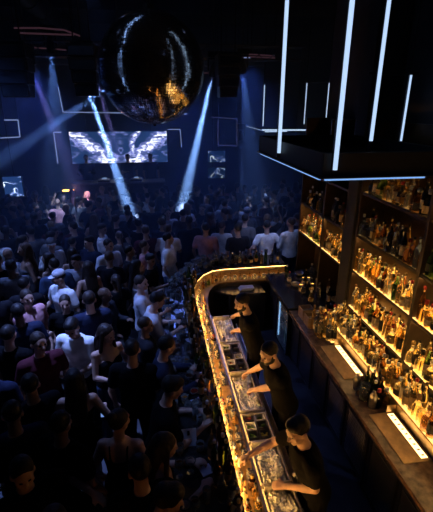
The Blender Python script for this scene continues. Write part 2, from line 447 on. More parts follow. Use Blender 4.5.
SKIN = {'light': (.5, .31, .23), 'tan': (.36, .21, .14), 'brown': (.2, .11, .07), 'dark': (.1, .055, .035)}
HAIRC = {'black': (.012, .01, .01), 'dark': (.025, .017, .013), 'brown': (.07, .04, .025), 'fair': (.3, .2, .1)}
CL = {'black': (.006, .006, .007), 'dark': (.018, .018, .022), 'navy': (.02, .025, .05), 'grey': (.13, .13, .14), 'white': (.75, .75, .75), 'pale': (.42, .42, .45), 'maroon': (.07, .018, .025), 'pink': (.5, .25, .26), 'denim': (.06, .09, .16), 'brown': (.1, .06, .04)}
def person(F, loc, rz, label, skin='light', hair='black', top='black', bottom='black', group=None, scale=1., shoes=True, capc='white'):
    t = thing('person', label, 'person', loc, rz, group); t.scale = (scale,) * 3
    link('body', F['body'], [M['skin'], M['eye'], M['lip']], t, (*SKIN[skin], 1))
    link({'trousers': 'trousers', 'shorts': 'shorts', 'skirt': 'skirt'}[F['kind'][0]], F['bottoms'], M['cloth'], t, (*CL[bottom], 1))
    link('shirt', F['top'], M['cloth'], t, (*CL[top], 1))
    if 'hair' in F: link('hair', F['hair'], M['hair'], t, (*HAIRC[hair], 1))
    if 'beard' in F: link('beard', F['beard'], M['hair'], t, (*HAIRC[hair], 1))
    if 'cap' in F: link('cap', F['cap'], M['cloth'], t, (*CL[capc], 1))
    if shoes: link('shoes', F['shoes'], M['shoe'], t)
    return t
def local(base, rz, p):
    return Matrix.Rotation(-rz, 3, 'Z') @ (V(p) - V(base))
# ---------------------------------------------------------------- the room
XL, XR, YB, YF, ZC = -6.5, 6.0, 17.0, -2.5, 7.0
struct('floor', MB().box(XL, XR, YF, YB, -.1, 0), M['floor'])
struct('ceiling', MB().box(XL, XR, YF, YB, ZC, ZC + .1), M['ceiling'])
struct('wall_back', MB().box(XL, XR, YB, YB + .15, 0, ZC), M['wall'])
struct('wall_front', MB().box(XL, XR, YF - .15, YF, 0, ZC), M['wall'])
struct('wall_left', MB().box(XL - .15, XL, YF, YB, 0, ZC), M['wall'])
struct('wall_right', MB().box(XR, XR + .15, YF, YB, 0, ZC), M['wall'])
struct('wall_inner', MB().box(3.2, 3.35, YF, 7.45, 0, ZC), M['wall'])
struct('trim_1', MB().box(XL, XR, YB - .04, YB, 0, .12), M['black'])
for i, y in enumerate((6.2, 9.4, 12.6)):
    struct('beam_%d' % (i + 1), MB().box(XL, XR, y, y + .22, ZC - .4, ZC), M['black'])
struct('pillar_1', MB().box(2.76, 3.2, 5.14, 5.42, 0, ZC), M['black'], .01)

# a low ambient: sky light leaking in does not exist here, so the world stays black
w = bpy.data.worlds.new('world'); SC.world = w; w.use_nodes = True
w.node_tree.nodes['Background'].inputs['Color'].default_value = (.0, .0, .0, 1)

# ---------------------------------------------------------------- stage
stg = thing('stage', 'dark raised stage platform under the big LED screen', 'stage', (-1.2, 15.2, 0))
part(stg, 'deck', MB().box(-4.6, 1.9, 13.9, 16.9, .72, .8), M['black'], bev=.01)
part(stg, 'skirt', MB().box(-4.55, 1.85, 13.95, 16.85, 0, .72), M['wall'])
booth = thing('dj_booth', 'long dark DJ booth on the stage with a thin pale top edge', 'booth', (-1.2, 14.45, .8))
part(booth, 'front_panel', MB().box(-2.75, .3, 14.2, 14.26, .8, 1.68), M['wood'])
part(booth, 'side_panel', MB().box(-2.75, -2.7, 14.26, 14.8, .8, 1.68), M['black'])
part(booth, 'side_panel', MB().box(.25, .3, 14.26, 14.8, .8, 1.68), M['black'])
part(booth, 'table_top', MB().box(-2.8, .35, 14.15, 14.85, 1.68, 1.73), M['steel_dark'], bev=.006)
gear = []
for i, (x, w_) in enumerate(((-1.75, .4), (-1.2, .36), (-.65, .4))):
    nm, lb = (('media_player', 'flat black media player on the DJ booth, left of the mixer'), ('dj_mixer', 'black DJ mixer in the middle of the booth'), ('media_player', 'flat black media player on the DJ booth, right of the mixer'))[i]
    t = thing(nm, lb, 'DJ gear', (x, 14.5, 1.73))
    part(t, 'body', MB().box(x - w_ / 2, x + w_ / 2, 14.3, 14.7, 1.73, 1.8), M['plastic'], bev=.006)
    if i == 1:
        for k in range(4): part(t, 'knob', MB().tube((x - .12 + .08 * k, 14.5, 1.8), (x - .12 + .08 * k, 14.5, 1.825), .014), M['steel'])
    else:
        part(t, 'jog_wheel', MB().tube((x, 14.45, 1.8), (x, 14.45, 1.815), .11, n=20), M['steel'])
    part(t, 'display', MB().box(x - .08, x + .08, 14.62, 14.68, 1.8, 1.83), M['phone'])

scr = thing('led_screen', 'wide LED screen over the stage showing pale branching shapes', 'screen', (-1.2, 15.75, 2.77))
o = part(scr, 'display_panel', MB().box(-2.98, .52, 15.72, 15.75, 2.2, 3.32), screen_mat('stage_picture', 2.3, 3.1, 2.4, True))
part(scr, 'housing', MB().box(-3.0, .54, 15.76, 15.9, 2.17, 3.35), M['black_metal'])
for x in (-2.4, -.05): part(scr, 'hanger', MB().tube((x, 15.85, 3.3), (x, 15.85, ZC), .02), M['black_metal'])

def led_outline(name, label, pts, r, m, group=None, hang=None, drop=ZC):
    """a bent LED tube with its black channel and hanging rods"""
    c = V(pts[0]); t = thing(name, label, 'light', c, 0, group)
    for a, b in zip(pts[:-1], pts[1:]):
        tb = part(t, 'light_tube', MB().tube(a, b, r, r, 8), m)
    ch = MB(); 
    for a, b in zip(pts[:-1], pts[1:]): ch.tube(V(a) + V((0, r * 2.2, r * .2)), V(b) + V((0, r * 2.2, r * .2)), r * 1.15, r * 1.15, 6)
    part(t, 'channel', ch, M['black_metal'])
    for p in (hang or [pts[0]]): part(t, 'hanging_rod', MB().tube(V(p) + V((0, r * 2.2, 0)), (p[0], p[1] + r * 2.2, drop), .008, .008, 5), M['black_metal'])
    return t
led_outline('led_outline', 'thin white LED line standing left of the stage screen', [(-3.45, 15.5, 2.25), (-3.45, 15.5, 3.33), (-3.2, 15.5, 3.33)], .016, M['tube_far'], hang=[(-3.45, 15.5, 3.33)])
led_outline('led_outline', 'thin white LED line bent round the upper right corner of the stage screen', [(.55, 15.5, 3.4), (1.02, 15.5, 3.39), (1.05, 15.5, 2.75)], .012, M['tube_far'], hang=[(1.02, 15.5, 3.39)])

t = thing('amber_bar_lamp', 'flat amber bar lamp at the left end of the DJ booth', 'lamp', (-2.95, 14.0, .8))
part(t, 'lamp_tube', MB().box(-3.08, -2.72, 13.97, 14.03, 1.52, 1.56), M['amber_lamp'])
part(t, 'stand', MB().tube((-2.95, 14.0, .8), (-2.95, 14.0, 1.5), .02).box(-3.1, -2.7, 13.96, 14.04, 1.5, 1.515), M['black_metal'])
part(t, 'foot', MB().tube((-2.95, 14.0, .8), (-2.95, 14.0, .82), .1, .1, 16), M['black_metal'])
# a spread of dark and lit things from pixel rays: the frames that hang in the hall
def ray(px, py):
    h = (math.sin(YAW), math.cos(YAW)); r = (math.cos(YAW), -math.sin(YAW)); c, s = math.cos(PITCH), math.sin(PITCH)
    u = (px - 216.5) / FPX; v = (256 - py) / FPX
    return V((c * h[0] + u * r[0] + v * s * h[0], c * h[1] + u * r[1] + v * s * h[1], -s + v * c))
def atY(px, py, y):
    d = ray(px, py); return V((d.x * y / d.y, y, H + d.z * y / d.y))
def atZ(px, py, z):
    d = ray(px, py); t = (z - H) / d.z; return V((d.x * t, d.y * t, z))
def atX(px, py, x):
    d = ray(px, py); return V((x, d.y * x / d.x, H + d.z * x / d.x))

def at_list(y, *pp): return [atY(a, b, y) for a, b in pp]
led_outline('led_outline', 'white LED rectangle hanging behind and left of the mirror ball', at_list(12.5, (58, 87), (63, 112), (125, 113), (187, 114)), .011, M['tube_far'], hang=at_list(12.5, (58, 87), (187, 114)))
led_outline('led_outline', 'small white LED square hanging by the far left side wall', at_list(11.5, (4, 120), (18, 120), (20, 137), (0, 138)), .012, M['tube_far'], hang=at_list(11.5, (4, 120), (18, 120)))
led_outline('led_outline', 'small white LED square hanging between the right light beam and the light canopy', at_list(13, (211, 117), (237, 119), (237, 146), (218, 145), (218, 120)), .008, M['tube_dim'], hang=at_list(13, (211, 117), (237, 119)))

def tv(name, label, px, y, strength, seed):
    a, b = atY(px[0], px[1], y), atY(px[2], px[3], y)
    x0, x1, z1, z0 = a.x, b.x, a.z, b.z
    t = thing(name, label, 'screen', ((x0 + x1) / 2, y, (z0 + z1) / 2))
    part(t, 'display_panel', MB().box(x0, x1, y, y + .01, z0, z1), screen_mat('screen_picture_%d' % seed, strength, seed, 2.6, False, (.5, .7, 1.)))
    part(t, 'housing', MB().box(x0 - .02, x1 + .02, y + .012, y + .07, z0 - .02, z1 + .02), M['plastic'], bev=.005)
    part(t, 'mounting_pole', MB().tube((x0 + (x1 - x0) * (.3 if seed == 22 else .6), y + .085, (z0 + z1) / 2), (x0 + (x1 - x0) * (.3 if seed == 22 else .6), y + .085, ZC), .015), M['black_metal'])
tv('hanging_screen', 'small bright screen hanging over the crowd at far left', (2, 177, 24, 196), 12.4, 2.4, 7)
tv('hanging_screen', 'upper of two small blue screens right of the stage', (208, 151, 225, 162), 14.6, .9, 21)
tv('hanging_screen', 'lower of two small blue screens right of the stage', (208, 168, 225, 178), 14.6, .6, 22)

# ---------------------------------------------------------------- ceiling rig
def truss(name, label, a, b, s=.28):
    a, b = V(a), V(b); d = (b - a).normalized(); up = V((0, 0, 1)); sd = d.cross(up)
    t = thing(name, label, 'truss', a)
    cor = [(-.5, -.5), (.5, -.5), (.5, .5), (-.5, .5)]
    ch = MB()
    for i, j in cor:
        o_ = sd * i * s + up * j * s; ch.tube(a + o_, b + o_, .022, .022, 8)
    part(t, 'chord', ch, M['steel_dark'])
    n = int((b - a).length / .35); z = MB()
    for k in range(n):
        p, q = a + d * (.35 * k), a + d * (.35 * (k + 1))
        for (i, j), (i2, j2) in zip(cor, cor[1:] + cor[:1]):
            o1 = sd * i * s + up * j * s; o2 = sd * i2 * s + up * j2 * s
            z.tube(p + o1, q + o2, .01, .01, 5)
    part(t, 'lattice', z, M['steel_dark'])
    L_ = (b - a).length
    for k in (.15, .85): part(t, 'hanging_rod', MB().tube(a + d * L_ * k, a + d * L_ * k + V((0, 0, ZC - a.z)), .012, .012, 5), M['black_metal'])
    return t
truss('lighting_truss', 'lighting truss across the hall carrying the two bright beams', (-4.6, 10.15, 5.35), (3.6, 10.15, 5.35))
truss('lighting_truss', 'lighting truss across the ceiling above the stage front', (-4.6, 13.6, 5.5), (3.6, 13.6, 5.5))
truss('lighting_truss', 'lighting truss nearest the mirror ball under the ceiling', (-4.2, 7.6, 6.3), (3.0, 7.6, 6.3))

def lit_pipe(label, pts):  # plain pipes lit by coloured lamps; the pink light is painted as glow
    t = thing('painted_glow_pipe', label, 'light', pts[0], 0, 'ceiling pipes with pink light painted as glow')
    part(t, 'light_tube', MB().path(pts, .016, 6), M['lit_pipe'])  # the pipe itself, its lit colour put in as emission
    part(t, 'channel', MB().path([p + V((0, .04, .01)) for p in pts], .02, 6), M['black_metal'])
    for p in (pts[0], pts[-1]): part(t, 'hanging_rod', MB().tube(p + V((0, .04, 0)), (p.x, p.y + .04, ZC), .008, .008, 5), M['black_metal'])
lit_pipe('curved pipe with painted pink light highest at the far left of the ceiling', at_list(9.0, (14, 28), (40, 28), (64, 30), (80, 36)))
lit_pipe('straight pipe with painted pink light just under the curved one at far left', at_list(9.0, (20, 33), (74, 35)))
lit_pipe('lower pipe with painted pink light at left, above the flat wash lamp', at_list(10.6, (26, 47), (66, 50)))
lit_pipe('upper of the pipes with painted pink light between mirror ball and light canopy', at_list(10.6, (216, 52), (275, 56)))
lit_pipe('lower of the pipes with painted pink light between mirror ball and light canopy', at_list(10.6, (218, 55), (275, 58)))
lit_pipe('short pipe with painted pink light low beside the wash lamp near the canopy', at_list(12, (196, 73), (226, 73)))

duct = thing('air_duct', 'fat dark round air duct along the ceiling', 'duct', (-2.6, 4, 6.5))
part(duct, 'pipe', MB().tube((-2.6, 2, 6.5), (-2.6, 16.5, 6.5), .26, .26, 20), M['black_metal'], True)
for k in range(12): part(duct, 'joint_ring', MB().tube((-2.6, 2.4 + 1.2 * k, 6.5), (-2.6, 2.46 + 1.2 * k, 6.5), .28, .28, 20), M['steel_dark'])
part(duct, 'hanging_strap', MB().box(-2.63, -2.57, 4, 4.03, 6.5, ZC).box(-2.63, -2.57, 9, 9.03, 6.5, ZC).box(-2.63, -2.57, 14, 14.03, 6.5, ZC), M['steel_dark'])
def line_array(label, c, wd, hh, dp=.5):
    x, y, z1 = c; t = thing('line_array_speaker', label, 'speaker', (x, y, z1 - hh))
    n = 4
    for k in range(n):
        za, zb = z1 - hh * k / n, z1 - hh * (k + 1) / n + .01
        f = 1 - .1 * max(0, k - 1)
        bk = .05 * k * k / n
        m = MB(); m.loft([[(x - wd / 2 * f, y - dp / 2 + bk, za), (x + wd / 2 * f, y - dp / 2 + bk, za), (x + wd / 2 * f, y + dp / 2, za), (x - wd / 2 * f, y + dp / 2, za)],
                          [(x - wd / 2 * f * .96, y - dp / 2 + bk + .04, zb), (x + wd / 2 * f * .96, y - dp / 2 + bk + .04, zb), (x + wd / 2 * f * .96, y + dp / 2, zb), (x - wd / 2 * f * .96, y + dp / 2, zb)]])
        cab = part(t, 'cabinet', m, M['plastic'], bev=.012)
        part(cab, 'grille', MB().obox((x, y - dp / 2 + bk + .012, (za + zb) / 2), (wd / 2 * f * .85, 0, 0), (0, .012, 0), (0, .012, (za - zb) * .4)), M['mesh'])
    part(t, 'flying_frame', MB().box(x - wd * .4, x + wd * .4, y - .05, y + .05, z1, z1 + .06).tube((x - wd * .3, y, z1), (x - wd * .3, y, ZC), .012).tube((x + wd * .3, y, z1), (x + wd * .3, y, ZC), .012), M['black_metal'])
p = atY(82, 45, 8.2); line_array('black hanging speaker left of the mirror ball', (p.x, 8.2, p.z), .48, .85)
p = atY(228, 55, 9.4); line_array('black hanging speaker right of the mirror ball', (p.x, 9.4, p.z), .5, .85)
p = atY(10, 45, 8.2); line_array('black hanging speaker at the far left edge of the hall', (p.x, 8.2, p.z), .6, .85)

# ---------------------------------------------------------------- stage lamps: fixtures with real spot lamps
def spot(name, loc, target, energy, col, ang, blend=.3, r=.04):
    ld = bpy.data.lights.new(name, 'SPOT'); ld.energy = energy; ld.color = col; ld.spot_size = math.radians(ang); ld.spot_blend = blend; ld.shadow_soft_size = r
    o_ = bpy.data.objects.new(name, ld); C.objects.link(o_); o_.location = loc
    o_.rotation_euler = (V(target) - V(loc)).to_track_quat('-Z', 'Y').to_euler()
    return o_
def moving_head(label, loc, target, energy, col, ang, blend=.3, lens='lens', top=None, group=None, lr=.045):
    loc, target = V(loc), V(target); d = (target - loc).normalized()
    t = thing('moving_head_light', label, 'stage light', loc, 0, group)
    up = loc - d * .28
    bd = MB().capsule(loc - d * .06, loc - d * .24, .085, .07, 14, 3)
    head = part(t, 'lamp_head', bd, M['plastic'], True)
    part(head, 'lens', MB().tube(loc - d * .02, loc + d * .008, lr, lr, 14), M[lens])
    part(head, 'lens_ring', MB().loft([[loc + d * z + (d.orthogonal().normalized() * math.cos(2 * PI * i / 14) + d.cross(d.orthogonal().normalized()) * math.sin(2 * PI * i / 14)) * rr for i in range(14)] for z, rr in ((-.08, .09), (.0, .075), (.004, .06), (-.03, .055))], False), M['black_metal'])
    c0 = loc - d * .15
    yk = MB()
    for s_ in (-1, 1): yk.box(c0.x + s_ * .12 - .015, c0.x + s_ * .12 + .015, c0.y - .03, c0.y + .03, c0.z - .03, c0.z + .2)
    yk.box(c0.x - .135, c0.x + .135, c0.y - .03, c0.y + .03, c0.z + .2, c0.z + .24)
    part(t, 'yoke', yk, M['plastic'], bev=.005)
    part(t, 'base', MB().box(c0.x - .14, c0.x + .14, c0.y - .1, c0.y + .1, c0.z + .24, c0.z + .36), M['plastic'], bev=.01)
    part(t, 'clamp', MB().tube((c0.x, c0.y, c0.z + .36), (c0.x, c0.y, ZC), .02), M['steel_dark'])
    spot('lamp_beam', loc + d * .03, target, energy, col, ang, blend)
    return t
BLUE = (.28, .45, 1.); COLD = (.5, .66, 1.); PUR = (.55, .38, 1.)
KB = 44.0
moving_head('stage light at the tip of the hanging speaker sending the left white beam', atY(88, 90, 10), atZ(131, 215, 1.4), 3200 * KB, (.4, .58, 1.), 6.2, .6)
moving_head('stage light sending the right white beam beside the mirror ball', atY(212, 76, 10), atZ(180, 218, 1.0), 3200 * KB, (.4, .58, 1.), 6.2, .6)
moving_head('stage light at far left sending a short purple beam', atY(31, 69, 10.1), atY(54, 128, 11.2), 150 * KB, PUR, 9, .5)
moving_head('stage light just left of the mirror ball sending a thin purple beam', atY(94, 70, 13.5), atY(106, 112, 14.4), 350 * KB, PUR, 6, .5)
moving_head('stage light behind the mirror ball sweeping a flat blue beam to the left', atY(118, 82, 11.5), atY(-30, 180, 8.6), 330 * KB, BLUE, 5.5, .6)
moving_head('wash lamp hanging at the far left under the pink-lit pipes', atY(51, 52, 10.1), atY(56, 130, 10.8), 60 * KB, BLUE, 22, .8, top=5.6)
moving_head('wash lamp between mirror ball and light canopy with a soft blue cone', atY(243, 73, 10.1), atY(252, 160, 10.8), 45 * KB, BLUE, 20, .9)
moving_head('stage light right of the stage with a faint blue beam down to the crowd', atY(241, 140, 13.4), atY(242, 190, 13.6), 50 * KB, BLUE, 9, .7)

# added fill lamps built as LED pars for the blue crowd light
def fill_par(label, loc, target, energy, col, ang, lens='tube_far'):
    loc = V(loc); d = (V(target) - loc).normalized()
    t = thing('added_fill_light', label, 'stage light', loc, 0, 'added fill lamps over the hall and the bar')
    part(t, 'lamp_can', MB().tube(loc - d * .22, loc, .07, .1, 16), M['plastic'], True)
    part(t, 'lens', MB().tube(loc, loc + d * .004, .085, .085, 16), M[lens])
    part(t, 'bracket', MB().box(loc.x - .12, loc.x + .12, loc.y - .02, loc.y + .02, loc.z + .05, loc.z + .3).tube((loc.x, loc.y, loc.z + .2), (loc.x, loc.y, ZC), .015), M['black_metal'])
    spot('added_fill_lamp', loc + d * .03, target, energy, col, ang, 1., .1)
KW = .5
fill_par('added blue fill lamp over the front of the dance floor', (-2.0, 5.4, 6.85), (-1.5, 5.0, 1.3), 5600 * KW, (.24, .36, 1.), 38)
fill_par('added blue fill lamp above the left of the dance floor', (-3.9, 7.4, 6.3), (-2.0, 6.8, 1.2), 2200 * KW, (.2, .33, 1.), 75)
fill_par('added blue fill lamp above the stage front', (-3.2, 12.6, 5.3), (-2.4, 9.2, 1.2), 420 * KW, (.12, .2, 1.), 80)
fill_par('added blue fill lamp above the stage right', (.6, 12.6, 5.3), (.6, 9.5, 1.2), 480 * KW, (.12, .22, 1.), 85)
fill_par('added blue fill lamp over the far end of the bar', (2.6, 11.6, 5.4), (2.0, 9.0, 1.2), 380 * KW, (.12, .24, 1.), 80)
# ---------------------------------------------------------------- light canopy over the bar
ZL, ZT = 3.6, 3.83
def canopy():
    t = thing('light_canopy', 'black box frame with white LED edges hanging over the aisle behind the bar', 'light', (2.2, 4.3, ZL))
    x0, x1, y0, y1 = 1.41, 2.72, 3.27, 5.42
    f = MB()
    f.box(x0, x1, y0, y0 + .03, ZL + .02, ZT).box(x0, x1, y1 - .03, y1, ZL + .02, ZT).box(x0, x0 + .03, y0 + .03, y1 - .03, ZL + .02, ZT).box(x1 - .03, x1, y0 + .03, y1 - .03, ZL + .02, ZT)
    part(t, 'fascia', f, M['canopy_black'], bev=.004)
    part(t, 'top_plate', MB().box(x0 + .03, x1 - .03, y0 + .03, y1 - .03, ZL + .08, ZL + .1), M['canopy_black'])
    part(t, 'edge_light', MB().box(x0 + .03, x1 - .35, y0 - .012, y0 + .012, ZL, ZL + .018), M['edge'])
    part(t, 'edge_light', MB().box(x0 - .012, x0 + .012, y0 + .04, y1 - .1, ZL, ZL + .018), M['edge'])
    part(t, 'edge_channel', MB().box(x0 - .03, x1, y0 - .03, y0 + .03, ZL + .018, ZL + .03).box(x0 - .03, x0 + .03, y0, y1, ZL + .018, ZL + .03), M['black_metal'])
    tubes = []
    a = atY(335, 170, y0 - .03); tubes.append((a, ZC))
    a = atX(279, 153, x0 - .03); tubes.append((a, ZC))
    a = atY(371, 141, y0 + .85); tubes.append((a, ZC))
    a = atY(401, 141, 4.55); b = atY(411, 75, 4.55); tubes.append((a, b.z))
    for a, zt in tubes:
        tb = part(t, 'light_tube', MB().tube((a.x, a.y, a.z), (a.x, a.y, zt), .019 if zt == ZC else .012, None, 12), M['tube'], True)
        m = MB().box(a.x - .02, a.x + .02, a.y + .016, a.y + .045, min(a.z, ZL + .06), zt)
        part(tb, 'channel', m, M['black_metal'])
        if zt < ZC: part(t, 'top_bar', MB().box(a.x - .5, a.x + .1, a.y + .016, a.y + .045, zt, zt + .03).tube((a.x, a.y + .03, zt), (a.x, a.y + .03, ZC), .01), M['black_metal'])
    return t
canopy()
def canopy2():
    y0 = 10.9
    c = atZ(263, 130, 3.6)
    t = thing('light_canopy', 'farther white LED frame with short upright tubes seen behind the black box frame', 'light', c)
    P_ = [atZ(247, 126, 3.6), c, V((4.1, c.y - .2, 3.6))]
    part(t, 'edge_light', MB().tube(P_[0], P_[1], .018, .018, 8), M['tube'])
    part(t, 'edge_light', MB().tube(P_[1], P_[2], .018, .018, 8), M['tube'])
    part(t, 'edge_light', MB().tube(P_[1] + V((.05, .0, -.045)), V((3.55, c.y - .12, 3.57)), .012, .012, 8), M['tube'])
    part(t, 'edge_channel', MB().tube(P_[0] + V((0, .05, .01)), P_[1] + V((0, .05, .01)), .022).tube(P_[1] + V((0, .05, .01)), P_[2] + V((0, .05, .01)), .022), M['black_metal'])
    for b_, tp in (((263, 126), (264, 85)), ((304, 124), (307, 83)), ((325, 130), (329, 83)), ((344, 130), (349, 82))):
        y = y0 if b_[0] < 310 else y0 - .35
        a, b = atY(*b_, y), atY(*tp, y)
        tb = part(t, 'light_tube', MB().tube(a, (a.x, a.y, b.z), .012, .012, 8), M['tube'], True)
        part(tb, 'hanging_rod', MB().tube((a.x, a.y + .03, a.z), (a.x, a.y + .03, ZC), .012), M['black_metal'])
    a = atY(300, 83, y0); b = atY(330, 82, y0)
    part(t, 'top_bar', MB().tube(a, b, .012), M['steel_dark'])
    return t
canopy2()
# the vertical lamp tube on the entrance side, mirrored in the ball
t = thing('led_tube', 'blue-white LED tube rising up the left side and across the ceiling', 'light', (-2.9, 3.5, 2.0))
part(t, 'light_tube', MB().tube((-2.9, 3.5, 2.0), (-2.9, 3.5, 6.9), .03, .03, 12), M['tube_side'], True)
part(t, 'ceiling_tube', MB().path([V((-2.9, 3.5, 6.9)), V((-1.1, 5.0, 6.93)), V((-.3, 5.55, 6.93))], .03, 10), M['tube_side'])
part(t, 'channel', MB().box(-2.93, -2.87, 3.44, 3.47, 0, ZC), M['black_metal'])

# ---------------------------------------------------------------- mirror ball
bc = atY(152, 69.5, 5.0); BR = .585
t = thing('mirror_ball', 'large mirror ball hanging under the ceiling', 'mirror ball', bc)
bm = bmesh.new()
bmesh.ops.create_uvsphere(bm, u_segments=132, v_segments=66, radius=BR)
bmesh.ops.inset_individual(bm, faces=bm.faces[:], thickness=.0022, depth=0)
for f in bm.faces: f.material_index = 1
rb = random.Random(4)
for f in bm.faces[:132 * 66]:
    f.material_index = 0
    n_ = f.normal; c_ = f.calc_center_median(); ax = n_.orthogonal().normalized(); ay = n_.cross(ax); t1, t2 = rb.gauss(0, .013), rb.gauss(0, .013)
    for v_ in f.verts: v_.co += n_ * ((v_.co - c_).dot(ax) * t1 + (v_.co - c_).dot(ay) * t2)
me = bpy.data.meshes.new('mirror_tiles')
bm.to_mesh(me); bm.free()
M['tile'] = mat('mirror_tile', (.82, .84, .88), .13, 1., noise=.05, nscale=5)
M['grout'] = mat('ball_grout', (.02, .02, .02), .7, noise=.2)
link('mirror_tiles', me, [M['tile'], M['grout']], t)
part(t, 'top_cap', MB().tube(bc + V((0, 0, BR - .01)), bc + V((0, 0, BR + .05)), .07, .05, 16), M['black_metal'])
part(t, 'bottom_stud', MB().tube(bc - V((0, 0, BR + .02)), bc - V((0, 0, BR - .02)), .016, .02, 10), M['black_metal'])
mo = part(t, 'motor', MB().tube((bc.x, bc.y, ZC - .3), (bc.x, bc.y, ZC), .12, .12, 16), M['plastic'])
ch = MB(); z = bc.z + BR + .04; k = 0
while z < ZC - .28:
    d = V((.012, 0, 0)) if k % 2 else V((0, .012, 0))
    ch.tube((bc.x, bc.y, z) + V((0, 0, 0)) if False else V((bc.x, bc.y, z)) - d, V((bc.x, bc.y, z)) + V((0, 0, .05)) - d, .004, .004, 5)
    ch.tube(V((bc.x, bc.y, z)) + d, V((bc.x, bc.y, z)) + V((0, 0, .05)) + d, .004, .004, 5)
    ch.tube(V((bc.x, bc.y, z)) - d, V((bc.x, bc.y, z)) + d, .004, .004, 5)
    z += .045; k += 1
part(t, 'chain', ch, M['steel_dark'])

# ---------------------------------------------------------------- back bar: cabinets, counter, shelving
CX0, CX1, CZ = 2.1, 2.8, 1.0
edges = [1.45, 2.0, 2.55, 3.1, 3.65, 4.2, 4.75, 5.3, 5.7]
nth_from = len(edges) - 1
for i, (a, b) in enumerate(zip(edges[:-1], edges[1:])):
    ms = 3.0 < a < 4.1
    look = 'perforated metal door' if ms else 'plain black door'
    t = thing('bar_cabinet', 'low black back bar cabinet with %s, %s from the glowing fridge' % (look, nth(nth_from - i)), 'cabinet', (2.45, (a + b) / 2, 0), 0, 'cabinets under the back bar counter')
    part(t, 'body', MB().box(2.19, 2.78, a + .004, b - .004, .1, .945), M['cabinet'])
    part(t, 'plinth', MB().box(2.24, 2.78, a + .004, b - .004, 0, .1), M['black'])
    d = MB(); d.box(2.165, 2.19, a + .02, b - .02, .13, .9)
    dr = part(t, 'door', d, M['cabinet'], bev=.004)
    fr = MB().box(2.158, 2.166, a + .02, b - .02, .86, .9).box(2.158, 2.166, a + .02, b - .02, .13, .17).box(2.158, 2.166, a + .02, a + .06, .17, .86).box(2.158, 2.166, b - .06, b - .02, .17, .86)
    part(dr, 'door_frame', fr, M['black_metal'], bev=.002)
    part(dr, 'handle', MB().box(2.135, 2.15, a + .1, b - .1, .83, .845).box(2.15, 2.166, a + .12, a + .135, .83, .845).box(2.15, 2.166, b - .135, b - .12, .83, .845), M['steel_dark'])
    if ms:
        g = MB(); n = 9; nz_ = 15
        for u in range(n):
            for v_ in range(nz_):
                yy = a + .075 + (b - a - .15) * (u + .5 * (v_ % 2)) / n; zz = .19 + .65 * v_ / nz_
                g.obox((2.163, yy + .02, zz + .02), (.002, 0, 0), (0, .016, .016), (0, -.006, .006))
        part(dr, 'perforated_sheet', g, M['sheet'])
t = thing('back_bar_counter', 'long brown stone counter in front of the lit bottle shelves', 'counter', (2.45, 3.6, .945))
part(t, 'slab', MB().box(CX0, CX1 - .01, 1.2, 5.7, .95, CZ), M['counter'], bev=.006)
part(t, 'front_edge', MB().box(CX0 - .008, CX0 + .03, 1.2, 5.7, .945, .949), M['steel_dark'])
# glowing fridge and the dark end counter
t = thing('back_bar_fridge', 'under-counter bottle fridge with a glowing blue glass door', 'fridge', (2.45, 6.05, 0))
fb = MB().box(2.14, 2.5, 5.72, 5.76, .08, .94).box(2.14, 2.5, 6.36, 6.4, .08, .94).box(2.14, 2.5, 5.76, 6.36, .08, .12).box(2.14, 2.5, 5.76, 6.36, .9, .94).box(2.46, 2.5, 5.76, 6.36, .12, .9)
part(t, 'body', fb, M['black_metal'])
dr = part(t, 'door', MB().box(2.1, 2.14, 5.72, 5.75, .1, .94).box(2.1, 2.14, 6.37, 6.4, .1, .94).box(2.1, 2.14, 5.75, 6.37, .1, .13).box(2.1, 2.14, 5.75, 6.37, .91, .94), M['black_metal'], bev=.004)
part(dr, 'pane', MB().box(2.118, 2.124, 5.75, 6.37, .13, .91), M['clear'])
part(dr, 'handle', MB().tube((2.08, 5.79, .3), (2.08, 5.79, .75), .008), M['steel'])
part(t, 'interior_light', MB().box(2.15, 2.17, 5.765, 5.78, .14, .88).box(2.15, 2.17, 6.34, 6.355, .14, .88).box(2.15, 2.17, 5.78, 6.34, .875, .89), M['fridge_led'])
part(t, 'shelf', MB().box(2.18, 2.45, 5.77, 6.35, .37, .38), M['steel'])
part(t, 'shelf', MB().box(2.18, 2.45, 5.77, 6.35, .63, .64), M['steel'])
part(t, 'added_glow_panel', MB().box(2.44, 2.458, 5.77, 6.35, .13, .89), M['fridge_back'])  # glowing panel added to brighten the inside of the fridge
t = thing('end_counter', 'black glossy counter over the glowing fridge at the far end of the back bar', 'counter', (2.45, 6.5, .945))
part(t, 'slab', MB().box(CX0 - .01, 3.18, 5.72, 7.2, .95, 1.03), M['bartop'], bev=.006)
part(t, 'side_panel', MB().box(2.2, 3.15, 7.1, 7.16, 0, .95), M['cabinet'])
part(t, 'front_panel', MB().box(2.18, 2.2, 6.42, 7.1, .05, .95), M['cabinet'])

